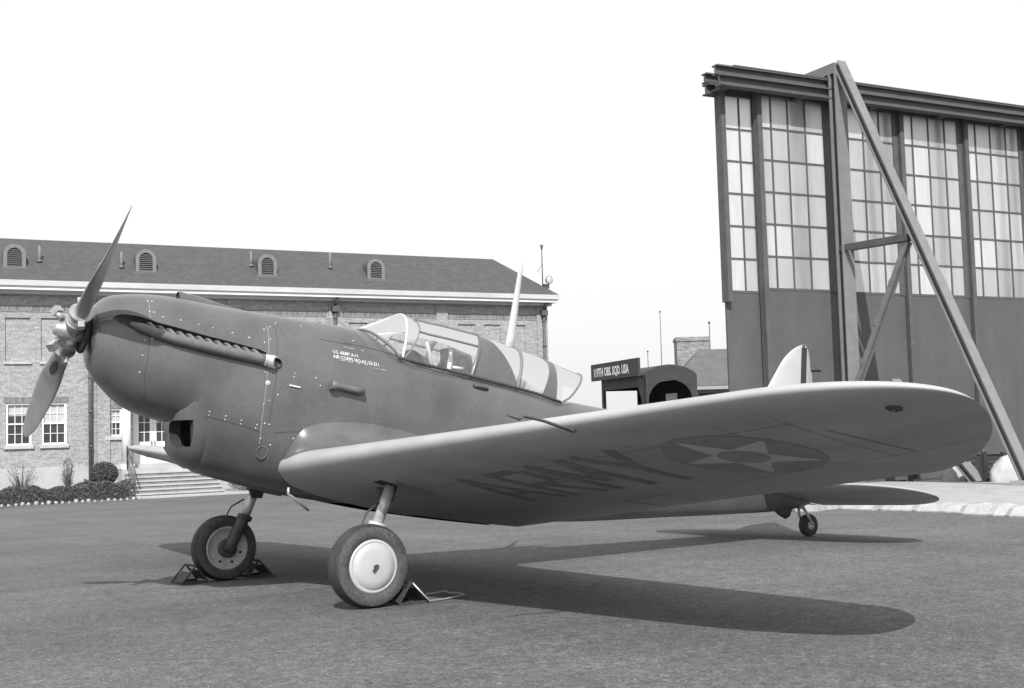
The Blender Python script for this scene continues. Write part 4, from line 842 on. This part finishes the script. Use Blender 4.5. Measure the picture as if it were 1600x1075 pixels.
# fin and rudder
hx = lambda z: -6.93 - (z - 1.9) * .13
secs = []
for z in list(np.linspace(1.0, 2.1, 8)) + list(2.405 - .3 * np.linspace(1, 0, 12)[1:] ** 2):
    xl_ = -6.36 - (z - 1.9) * .86 if z < 2.15 else None
    if xl_ is None:
        k = (z - 2.15) / .255; xl_ = -6.575 - .22 * k - .27 * (1 - math.sqrt(max(0, 1 - k * k)))
    secs.append((z, xl_, min(xl_ - .02, hx(z) - .0), 0, 0, .09))
fin = surf('fin', secs, M_FIN, ac, vertical=True)
RD = R_(33); rx0 = hx(1.9) - .03
rsec = []
for z in list(np.linspace(.75, 2.2, 10)) + list(2.385 - .18 * np.linspace(1, 0, 7)[1:] ** 2):
    k = math.sqrt(max(.02, 1 - max(0, (z - 2.05) / .34) ** 2)); c = (.52 - .1 * abs(z - 1.5)) * k; rsec.append((z, hx(z) - .055, hx(z) - .055 - c, 0, 0, .11))
rud = surf('rudder', rsec, M_FIN, ac, vertical=True)
for v in rud.data.vertices:      # deflected to starboard about the raked hinge
    dx = v.co.x - (hx(v.co.z) - .055); x = dx * math.cos(RD) - v.co.y * math.sin(RD) * -1; y = v.co.y * math.cos(RD) + dx * math.sin(RD); v.co.x = hx(v.co.z) - .055 + dx * math.cos(RD); v.co.y = y
mb = MB(); mb.prism([(hx(z) + .01, z) for z in np.linspace(1.05, 2.36, 9)] + [(hx(z) - .07, z) for z in np.linspace(2.36, 1.05, 9)], -.018, .018, lambda a, b, h: (a, h, b)); mb.prism([(hx(2.23) - .07, 2.245), (hx(2.23) - .18, 2.20), (hx(2.23) - .18, 2.175), (hx(2.23) - .07, 2.215)], -.11, .04, lambda a, b, h: (a, h, b)) if False else None; mb.build('hinge_gap_shade', M_DARK, fin)  # dark plate added between fin and rudder as the gap's shade
mb = MB(); zt0, zt1 = 1.86, 2.1; bx = hx(1.98) - .055
mb.add([(bx - .47 * math.cos(RD) - .10 * k_, -.47 * math.sin(RD) - .07 * k_ + e, z) for e in (-.008, .008) for (k_, z) in ((0, zt0 + .03), (1, zt0 - .04), (1, zt1 - .06), (0, zt1 + .03))], [(0, 1, 2, 3), (7, 6, 5, 4), (0, 4, 5, 1), (1, 5, 6, 2), (2, 6, 7, 3), (3, 7, 4, 0)]); mb.build('trim_tab', M_FIN, rud)
# tailwheel
tw = MB(); tw.lathe([(.05, -.045), (.09, -.05), (.13, -.04), (.142, 0), (.13, .04), (.09, .05), (.05, .045)], (-6.9, 0, .142), (0, 1, 0), 30); two = tw.build('tail_wheel', M_RUB, ac)
mb = MB(); mb.lathe([(.001, -.04), (.055, -.047), (.06, 0), (.055, .047), (.001, .04)], (-6.9, 0, .142), (0, 1, 0), 20); mb.build('rim', M_RIM, two)
mb = MB()
for s in (1, -1): mb.tube([(-6.9, s * .075, .142), (-6.82, s * .07, .28), (-6.78, s * .03, .38)], [.014, .018, .022], 8)
mb.tube([(-6.78, 0, .36), (-6.72, 0, .55)], .04, 10); mb.build('fork', M_RIM, two)
mb = MB(); mb.loft([[(x, .05 * math.cos(t), .38 - d * max(0, math.sin(t))) for t in np.linspace(0, math.pi, 11)] for x, d in ((-6.32, .02), (-6.4, .09), (-6.5, .14), (-6.56, .12), (-6.6, .02))], close=False); mb.build('tail_skid', M_STEEL, ac)
# ---------------- main gear
YW, RWH = 1.637, .332
for s in (1, -1):
    wx, wzz = (.018, .33)
    tp = [(.20, -.085), (.225, -.10), (.27, -.115), (.31, -.095), (.328, -.05), (.333, 0), (.328, .05), (.31, .095), (.27, .115), (.225, .10), (.20, .085)]
    mb = MB(); mb.lathe(tp[3:8], (wx, s * YW, wzz), (0, 1, 0), 56); ty = mb.build('main_wheel', M_RUB, ac)
    mb = MB(); mb.lathe(tp[:4], (wx, s * YW, wzz), (0, 1, 0), 56); mb.lathe(tp[7:], (wx, s * YW, wzz), (0, 1, 0), 56); mb.build('sidewall', M_RUBS, ty)
    mb = MB()
    for yy in (-.06, -.02, .02, .06): mb.lathe([(.3335 - abs(yy) * .1, yy - .003), (.336 - abs(yy) * .1, yy), (.3335 - abs(yy) * .1, yy + .003)], (wx, s * YW, wzz), (0, 1, 0), 56)
    mb.build('tread_ribs', M_RUB, ty)
    mb = MB(); mb.lathe([(.001, .125), (.03, .124), (.12, .118), (.184, .107), (.186, .103), (.189, .103), (.191, .106), (.212, .098), (.216, .09), (.21, .08)], (wx, s * YW, wzz), (0, s, 0), 48); mb.build('wheel_cover', M_DISC, ty)
    mb = MB(); mb.lathe([(.218, -.08), (.222, -.098), (.205, -.102), (.195, -.085), (.1, -.078), (.001, -.078)], (wx, s * YW, wzz), (0, s, 0), 48); rm = mb.build('rim', M_RIM, ty)
    mb = MB(); mb.lathe([(.095, -.07), (.095, -.13), (.08, -.135), (.001, -.135)], (wx, s * YW, wzz), (0, s, 0), 30); mb.build('brake_drum', M_STEEL, ty)
    mb = MB()
    for t in (200, 250, 300): mb.lathe([(.014, 0), (.012, -.012), (.001, -.013)], (wx + .15 * math.cos(R_(t)), s * YW - s * .083, wzz + .15 * math.sin(R_(t))), (0, s, 0), 10)
    mb.build('rim_holes', M_DARK, ty)
    mb = MB(); mb.tube([(wx + .0, s * (YW + .124), wzz + .0), (wx - .0, s * (YW + .14), wzz)], .016, 10); mb.beam((wx - .02, s * (YW + .135), wzz + .012), (wx + .022, s * (YW + .135), wzz - .035), .012, .02); mb.build('axle_cap', M_STEEL, ty)
    yi = YW - .15
    lg = MB(); lg.tube([(.028, s * yi, .30), (-.01, s * yi, .38), (-.125, s * (yi - .01), .60), (-.147, s * (yi - .01), .63)], [.06, .062, .062, .068], 14); lg.tube([(-.142, s * (yi - .01), .615), (-.158, s * (yi - .01), .655)], .078, 14); leg = lg.build('landing_gear_leg', M_STEEL if s < 0 else M_RIM, ac)
    mb = MB(); mb.tube([(-.147, s * (yi - .01), .63), (-.30, s * (yi - .015), .97)], .047, 14); mb.build('oleo_piston', M_ALU, leg)
    mb = MB(); mb.tube([(-.16, s * (yi + .02), .82), (-.03, s * (yi + .05), .75), (.02, s * (yi + .06), .66), (.02, s * (yi + .07), .58)], .009, 6); mb.build('brake_line', M_STEEL, leg)
    mb = MB(); mb.prism([(-.36, .93), (-.18, .95), (-.21, .83), (-.32, .82)], yi - .07, yi - .03, lambda a, b, h: (a, s * h, b)); mb.build('leg_fairing', M_STEEL, leg)
# ---------------- propeller
pr = empty('propeller', Matrix.Identity(4)); pr.parent = ac; BP = -1.0047; RP = 1.567
b1 = upv * math.cos(BP) + Vector((0, -1, 0)) * math.sin(BP)
mb = MB(); mb.lathe([(.001, .16), (.04, .155), (.055, .135), (.06, .1), (.08, .085), (.085, 0), (.08, -.08), (.06, -.1), (.055, -.25)], hub, axv, 28)
hb = mb.build('hub', M_HUB, pr)
for s in (1, -1):
    d = b1 * s; ch0 = axv.cross(d).normalized()
    mb = MB(); mb.tube([hub + d * .02, hub + d * .23], .082, 24); mb.build('barrel', M_HUB, pr)
    mb = MB(); mb.tube([hub + d * .228, hub + d * .256], .097, 24); mb.tube([hub + d * .12, hub + d * .138], .09, 24)
    for q in (1, -1): mb.beam(hub + d * .245 + ch0 * q * .1, hub + d * .245 + ch0 * q * .16, .05, .04)
    mb.build('clamp_ring', M_HUB, pr)
    mb = MB(); mb.tube([hub + axv * .1 + ch0 * .06 + d * .06, hub + axv * .15 + ch0 * .14 + d * .06], .028, 12); mb.beam(hub + axv * .13 + ch0 * .12 + d * .06, hub + axv * .16 + ch0 * .17 + d * .06, .07, .07); mb.build('counterweight', M_HUB, pr)
    rings = []
    for t in np.linspace(0, 1, 30):
        r = .2 + (RP - .2) * t; c = float(np.interp(t, [0, .08, .2, .35, .5, .65, .8, .9, .96, .99, 1], [.125, .135, .17, .225, .25, .245, .215, .165, .105, .055, .012])); thk = float(np.interp(t, [0, .08, .2, .4, .7, 1], [.12, .115, .075, .045, .022, .006]))
        be = R_(float(np.interp(t, [0, .15, .3, .6, 1], [58, 54, 44, 27, 18])))
        cd_ = ch0 * math.cos(be) - axv * math.sin(be); nd = d.cross(cd_).normalized(); ring = []
        for j in range(24):
            a = 2 * math.pi * j / 24; ring.append(hub + d * r + cd_ * (c / 2 * math.cos(a) + c * .06 * t) + nd * (thk / 2 * math.sin(a)))
        rings.append(ring)
    mb = MB(); mb.loft(rings, cap0=True, cap1=True); bl = mb.build('blade', M_BLADE, pr)
    if s < 0:      # dark oval decal on the lower blade
        mb = MB(); vs = []
        def bsurf(t, uu):
            r = .2 + (RP - .2) * t; c = float(np.interp(t, [0, .08, .2, .35, .5], [.125, .135, .17, .225, .25])); thk = float(np.interp(t, [0, .08, .2, .4, .7], [.12, .115, .075, .045, .022])); be = R_(float(np.interp(t, [0, .15, .3, .6], [58, 54, 44, 27])))
            cd_ = ch0 * math.cos(be) - axv * math.sin(be); nd = d.cross(cd_).normalized(); sg = 1 if nd.dot(Vector((2.4, 7.9, -1.1))) > 0 else -1
            return hub + d * r + cd_ * (c / 2 * uu + c * .06 * t) + nd * sg * (thk / 2 * math.sqrt(max(0, 1 - uu * uu)) + .0025)
        for i in range(6):
            for j in range(20):
                a_ = 2 * math.pi * j / 20; vs.append(bsurf(.2 + .075 * math.cos(a_) * i / 5, .0 + .42 * math.sin(a_) * i / 5))
        mb.add(vs, [(i * 20 + j, i * 20 + (j + 1) % 20, (i + 1) * 20 + (j + 1) % 20, (i + 1) * 20 + j) for i in range(5) for j in range(20)]); mb.build('blade_decal', M_BLADEDK, pr, recalc=False)
# ---------------- canopy
def ctop(x): return float(hermite([-3.45, -3.31, -2.93, -2.563, -2.053, -1.6, -1.272, -1.208][::1], [1.985, 2.03, 2.166, 2.271, 2.416, 2.508, 2.572, 2.593], x))
def csill(x): return float(np.interp(x, [-3.0, -2.909, -2.651, -2.283, -1.689, -1.016, -.59], [1.72, 1.735, 1.81, 1.893, 2.017, 2.167, 2.247]))
def cys(x): return fus_y(x, csill(x) - .10) - .012
def cpt(x, ph, off=0.):
    zs_, zt_, ys_ = csill(max(x, -2.95)) - .05, ctop(x), cys(max(x, -2.95)); s, c = math.sin(ph), math.cos(ph)
    return (x, (ys_ + off) * math.copysign(abs(c) ** .85, c), zs_ + (zt_ - zs_ + off) * abs(s) ** .9)
E0 = lambda p: -1.03 - .178 * math.sin(p)                                             # windscreen hoop
E1 = lambda p: E0(p) - .012 - .13 * max(0, math.sin(2 * p)) ** .8 * (1 if math.cos(p) > 0 else 1) if math.sin(2 * p) >= 0 else E0(p) - .012 - .13 * abs(math.sin(2 * p)) ** .8
E2 = lambda p: -1.80 - .25 * math.sin(p)
E3 = lambda p: -2.36 + .22 * math.sin(p) ** 1.5
E4 = lambda p: -2.36 - .19 * math.sin(p)
E4b = lambda p: E4(p) - .05
E5 = lambda p: -2.68 - .17 * math.sin(p) - .06 * math.sin(2 * p if p < math.pi / 2 else 2 * math.pi - 2 * p)
E6 = lambda p: -2.87 - .12 * math.sin(p)
E7 = lambda p: -2.93 - .43 * max(0, math.sin(p)) ** .55
PH = np.linspace(0, math.pi, 33)
def shell(name, fa, fb, m_, off=0., nx=6, parent=ac, ph=PH):
    mb = MB(); mb.loft([[cpt(fa(p) + (fb(p) - fa(p)) * k / nx, p, off) for p in ph] for k in range(nx + 1)], close=False); return mb.build(name, m_, parent, recalc=False)
def hoop(name, f, rad, m_, parent=ac, off=0.): mb = MB(); mb.tube([cpt(f(p), p, off) for p in PH], rad, 8, False); return mb.build(name, m_, parent)
# windscreen from the cowl apex to the hoop
mb = MB(); base = []
for p in PH:
    s, c = math.sin(p), math.cos(p); x = -1.02 + .262 * s ** 1.0; y = fus_y(-1.02, 2.1) * math.copysign(abs(c) ** .9, c); z = 2.12 + (2.432 - 2.12) * s ** .9; base.append((x, y, z))
hp_ = [cpt(E0(p), p) for p in PH]
ws = MB().loft([[tuple(np.array(a) * (1 - k / 5) + np.array(b) * k / 5) for a, b in zip(base, hp_)] for k in range(6)], close=False).build('windscreen', M_GLASS, ac, recalc=False)
MB().tube(base, .014, 8, False).build('windscreen_frame', M_SKIN2, ws); MB().tube([base[16], hp_[16]], .012, 8).build('windscreen_bar', M_ALU, ws); MB().tube([base[9], tuple((np.array(base[7]) + np.array(hp_[7])) / 2), hp_[5]], .006, 6).build('windscreen_bar', M_ALU, ws)
# coaming plate closing the cowl under the glass
hoop('windscreen_hoop', E0, .014, M_ALU, ws)
shell('windscreen_side', E0, E1, M_GLASS, parent=ws); hoop('canopy_edge', E1, .009, M_SKIN2)
cp = shell('pilot_canopy', E1, E2, M_GLASS, off=.008); hoop('canopy_hoop', E2, .022, M_SKIN, cp)
for p in (R_(66), R_(114), R_(38), R_(142)): mb = MB(); mb.tube([cpt(E1(p) + (E2(p) - E1(p)) * k / 6, p, .008) for k in range(7)], .012, 8, False); mb.build('canopy_rail', M_SKIN2, cp)
shell('canopy_fairing', E2, E3, M_SKIN, nx=8)
gc = shell('gunner_canopy', E3, E5, M_GLASS, nx=8); hoop('canopy_hoop', E4, .018, M_SKIN2, gc)
shell('rear_fairing', E5, E6, M_SKIN, off=.003)
tg = shell('tail_glass', E6, E7, M_GLASS); hoop('tail_glass_rim', E7, .012, M_SKIN2, tg)
for s in (1, -1):
    mb = MB(); mb.tube([(x, s * (cys(x) + .012), csill(x) - .04) for x in np.linspace(-1.0, -2.92, 16)], .016, 8); mb.build('canopy_sill', M_COCK, ac)
# cockpit furniture seen through the glass
mb = MB(); mb.loft([[(-1.32 - .04 * k, .3 * math.cos(t), 2.05 + (.2 - .03 * k) * math.sin(t)) for t in np.linspace(0, math.pi, 15)] for k in range(3)], close=False, smooth=False); mb.add([(-1.40, .3 * math.cos(t), 2.05 + .14 * math.sin(t)) for t in np.linspace(0, math.pi, 15)], [tuple(range(15))]); mb.build('instrument_coaming', M_COCK, ac)
mb = MB(); mb.tube([(-1.62 - .1 * math.sin(t), .27 * math.cos(t), 1.95 + .46 * math.sin(t) ** .8) for t in np.linspace(0, math.pi, 21)], .026, 10); mb.build('turnover_arch', M_SKIN2, ac)
mb = MB(); mb.tube([(-1.42, .28, 2.0), (-1.40, .27, 2.2), (-1.38, .24, 2.34)], .02, 8); mb.build('canopy_handle', M_COCKL, ac)
mb = MB(); mb.tube([(-1.60, .26, 1.98), (-1.66, .25, 2.2)], .016, 8); mb.tube([(-1.62, .27, 2.06), (-1.78, .27, 2.04)], .015, 8); mb.tube([(-1.62, .27, 2.0), (-1.63, .27, 2.1)], .022, 8); mb.build('seat_fittings', M_WHITE, ac)
mb = MB(); mb.box(-1.86, -1.80, -.2, .2, 1.95, 2.28); mb.build('headrest', M_COCK, ac)
for x, h in ((-2.30, .2), (-2.46, .12), (-2.55, .2)):
    mb = MB(); mb.tube([(x, .27, csill(x) - .05), (x - .06, .25, csill(x) + h)], .012, 8); mb.build('gun_post', M_COCKL, ac)
# antenna mast
mb = MB(); rings = []
for t in np.linspace(0, 1, 8):
    c = .075 * (1 - t) + .03 * t; q = Vector((-2.52, 0, 2.25)).lerp(Vector((-2.735, 0, 3.228)), t); rings.append([(q.x + c * math.cos(a) * .75, .5 * c * math.sin(a), q.z) for a in np.linspace(0, 2 * math.pi, 15)[:-1]])
mb.loft(rings, cap0=True, cap1=True); mb.build('antenna_mast', M_FIN, ac)
# small fittings on the near side
def side(x, z, off=0.): return (x, fus_y(x, z, off), z)
mb = MB(); p0, p1 = Vector(side(-.22, 1.865, .05)), Vector(side(-.55, 1.80, .045)); mb.tube([p0, p0.lerp(p1, .15), p0.lerp(p1, .25), p0.lerp(p1, .7), p1], [.042, .04, .027, .03, .036], 14); mb.tube([p0.lerp(p1, .08), Vector(side(-.25, 1.84, -.03))], .015, 8); mb.tube([p0.lerp(p1, .85), Vector(side(-.5, 1.79, -.03))], .015, 8); mb.build('drain_tube', M_EXH, ac)
mb = MB(); mb.tube([side(-1.80, 1.86, .0), side(-1.83, 1.857, .025), side(-1.95, 1.832, .025), side(-1.97, 1.827, 0)], .015, 8); mb.build('hand_grip', M_STEEL, ac)
mb = MB(); mb.tube([(.33, .8, .97), (.335, .8, .915), (.30, .8, .89), (.15, .8, .765)], .012, 8); mb.build('venturi_tube', M_ROD, ac)
# seams and fasteners
def ribbon(pts, w_, m_, nm, off=.0025):
    mb = MB(); vs = []; P = []
    for (a, b) in zip(pts[:-1], pts[1:]):
        n = max(2, int(math.hypot(b[0] - a[0], b[1] - a[1]) / .04)); P += [(a[0] + (b[0] - a[0]) * k / n, a[1] + (b[1] - a[1]) * k / n) for k in range(n)]
    P.append(pts[-1])
    for i, q in enumerate(P):
        a = Vector(P[min(i + 1, len(P) - 1)]) - Vector(P[max(0, i - 1)]); nr = Vector((-a.y, a.x)).normalized() * w_ / 2
        vs += [side(q[0] + nr.x, q[1] + nr.y, off), side(q[0] - nr.x, q[1] - nr.y, off)]
    mb.add(vs, [(2 * i, 2 * i + 1, 2 * i + 3, 2 * i + 2) for i in range(len(P) - 1)]); return mb.build(nm, m_, fus, recalc=False)
M_SEAM = mat('seam_dark', .085, .6, var=.2); M_SEAML = mat('seam_bright', .3, .5, .2, var=.3, scale=20)  # dark and pale paint tones of the panel joints
ribbon([(.30, 2.40), (.36, 2.0), (.42, 1.55), (.43, 1.35)], .008, M_SEAML, 'panel_seam')
ribbon([(.22, 2.40), (.28, 1.95), (.36, 1.5)], .006, M_SEAM, 'panel_seam')
ribbon([(1.34, 2.62), (1.36, 2.44)], .004, M_SEAML, 'panel_seam'); ribbon([(1.38, 2.28), (1.42, 1.95), (1.40, 1.74)], .006, M_SEAM, 'panel_seam')
ribbon([(1.1, 1.66), (.9, 1.60), (.6, 1.52), (.43, 1.46)], .007, M_SEAM, 'panel_seam'); ribbon([(1.78, 2.42), (1.66, 2.44)], .007, M_SEAML, 'panel_seam')
ribbon([(-.45, 2.27), (-.62, 2.24), (-1.02, 2.155)], .009, M_SEAM, 'panel_seam'); ribbon([(-.2, 2.3), (-.5, 2.25)], .006, M_SEAM, 'panel_seam'); ribbon([(-.62, 2.36), (-.68, 2.235)], .006, M_SEAM, 'panel_seam')
ribbon([(.3, 1.45), (-.4, 1.46), (-.9, 1.40), (-1.4, 1.28)], .006, M_SEAM, 'panel_seam')
fast = [(1.345, 2.6), (1.31, 2.6), (1.355, 2.50), (1.32, 2.495), (1.25, 2.455), (1.1, 2.43), (.95, 2.395), (.82, 2.37), (.65, 2.33), (.5, 2.29), (.36, 2.25), (.27, 2.40), (.34, 2.37), (.30, 2.28), (.20, 2.44), (1.42, 2.25), (1.36, 2.265), (1.44, 2.12), (1.46, 1.98),
        (1.0, 1.66), (.88, 1.64), (.885, 1.61), (.74, 1.60), (.745, 1.57), (.6, 1.56), (.605, 1.53), (.46, 1.52), (.47, 1.49), (.39, 1.53), (.35, 1.52), (.38, 1.98), (.35, 1.73), (.40, 1.70), (.42, 1.40), (.33, 1.34), (.26, 2.0), (.1, 1.97), (.11, 1.94), (-.1, 1.93), (-.14, 1.86), (.27, 1.78), (-.55, 2.29), (-.05, 2.42), (.12, 1.39)]
mb = MB()
for x, z in fast:
    c = Vector(side(x, z, .001)); mb.blob(c, (.009, .004, .009), 8)
tag(mb.build('fasteners', mat('fastener_metal', .5, .45, .3, var=.4, scale=3), fus), kind='stuff')
mb = MB(); riv = []
for k in range(40): t = k / 39; riv += [(.34 + .06 * t, 1.95 - .5 * t), (.25 + .08 * t, 1.95 - .52 * t)]
for cx_, cz_ in ((.98, 1.90), (.64, 1.88), (.60, 1.78)):
    for i in range(6):
        for j in range(7):
            if random.random() < .8: riv.append((cx_ + (i - 2.5) * .032 + j * .006, cz_ + (j - 3) * .03))
for k in range(50): t = k / 49; riv.append((.3 - t * 1.5, 1.475 + .03 * math.sin(t * 3) - .1 * t * t)); riv.append((.32 + .08 * random.random(), 1.45 - .25 * random.random())); riv.append((.05 - .1 * t, 1.9 - .4 * t)); riv.append((1.405, 2.28 - .5 * t))
for xf in (-.02, -.62, -1.28, -1.95, -2.62, -3.2, -3.85, -4.5, -5.15):
    zt_, zb_ = stat(xf)[0], stat(xf)[1]; z = zb_ + .25
    while z < zt_ - .12: riv.append((xf, z)); riv.append((xf - .03, z + .015)); z += .034
for z0, k0 in ((2.02, .155), (1.72, .15), (1.30, .14)):
    x = -.05
    while x > -5.2: riv.append((x, z0 + x * k0)); x -= .04
x = .2
while x > -1.0: riv.append((x, 2.36 + x * .13)); x -= .035
for x, z in riv: mb.blob(Vector(side(x, z, .0)), (.0038, .002, .0038), 6)
tag(mb.build('rivets', M_SKIN2, fus, recalc=False), kind='stuff')
mb = MB(); mb.lathe([(.055, .0), (.058, .004), (.05, .004), (.05, 0)], side(.40, 1.28, .003), (0, 1, -.25), 28); mb.build('access_ring', M_SKIN2, fus)
mb = MB(); mb.beam(side(.16, 1.865, .004), side(.06, 1.845, .004), .012, .022, (0, 1, 0)); mb.build('name_plate', M_STENCIL, fus)
mb = MB(); mb.lathe([(.001, .004), (.022, .003), (.024, 0)], side(.36, 1.885, .002), (0, 1, 0), 14); mb.build('filler_cap', M_DISC, fus)
# stencilled data block, following the fuselage side
def side_text(txt, x0, z0, size, sx):
    v, f = text_mesh(txt, size, .0004, sx); sl_ = -.155; mb = MB()
    mb.add([side(x0 - a * math.cos(.155) - b * 0, z0 - a * .165 + b, .0035) for a, b in v], f); mb.build('stencil_lettering', M_STENCIL, fus, recalc=False)
side_text('U.S. ARMY A-11', -.30, 2.166, .046, .84); side_text('AIR CORPS NO.AC-33-211', -.295, 2.12, .046, .90)
mb = MB()
for x0, x1, z0 in ((-.36, -.42, 2.092), (-.43, -.49, 2.08), (-.53, -.56, 2.065), (-.60, -.64, 2.055), (-.70, -.76, 2.02), (-.77, -.83, 2.008), (-.42, -.46, 2.222), (-.47, -.53, 2.212), (-.60, -.63, 2.19)):
    mb.add([side(x0, z0, .0035), side(x1, z0 - (x0 - x1) * .165, .0035), side(x1, z0 - (x0 - x1) * .165 + .011, .0035), side(x0, z0 + .011, .0035)], [(0, 1, 2, 3)])
mb.build('worn_stencil_marks', M_SEAML, fus, recalc=False)

# ------------------------------------------------------------------ wheel chocks, each a thing
def chock(x, y, yaw, label, rod):
    M_CH = mat('chock_iron', .055, .7, .1, var=.3, scale=16)
    e = empty('wheel_chock', Am(x, y, 0) @ Matrix.Rotation(yaw, 4, 'Z')); tag(e, label, 'chock', 'wheel chocks')
    # local: +x points away from the tyre
    for yy in (-.16, .16):
        t_ = MB(); t_.beam((-.09, yy, .012), (.18, yy, .012), .03, .024); t_.beam((-.09, yy, .02), (.03, yy, .18), .026, .014); t_.beam((.17, yy, .02), (.03, yy, .18), .028, .014); t_.build('side_frame', M_CH, e)
    t_ = MB(); t_.beam((.03, -.17, .175), (.03, .17, .175), .02, .02); t_.beam((.165, -.17, .014), (.165, .17, .014), .02, .02); t_.build('cross_bar', M_CH, e)
    t_ = MB(); t_.add([(-.085, -.15, .03), (-.085, .15, .03), (.0, .15, .135), (.0, -.15, .135)], [(0, 1, 2, 3)]); t_.add([(.16, -.15, .02), (.16, .15, .02), (.09, .15, .12), (.09, -.15, .12)], [(0, 1, 2, 3)]); t_.build('face_plate', M_CH, e)
    if rod:
        t_ = MB(); t_.tube(rod, .008, 8); t_.build('pull_rod', M_ROD, e)
chock(-.27, 1.60, math.pi, 'steel chock with pale pull rod behind the near white-disc wheel', [(.04, -.17, .172), (.17, -.2, .02), (.36, -.14, .012), (.62, -.02, .012), (.64, .1, .012), (.56, .15, .02), (.55, .19, .035), (.50, .24, .02), (.40, .26, .015)])
chock(.32, -1.70, 0, 'triangular steel chock in front of the far main wheel', None)
chock(-.29, -1.70, math.pi, 'steel chock in the shadow behind the far main wheel', None)
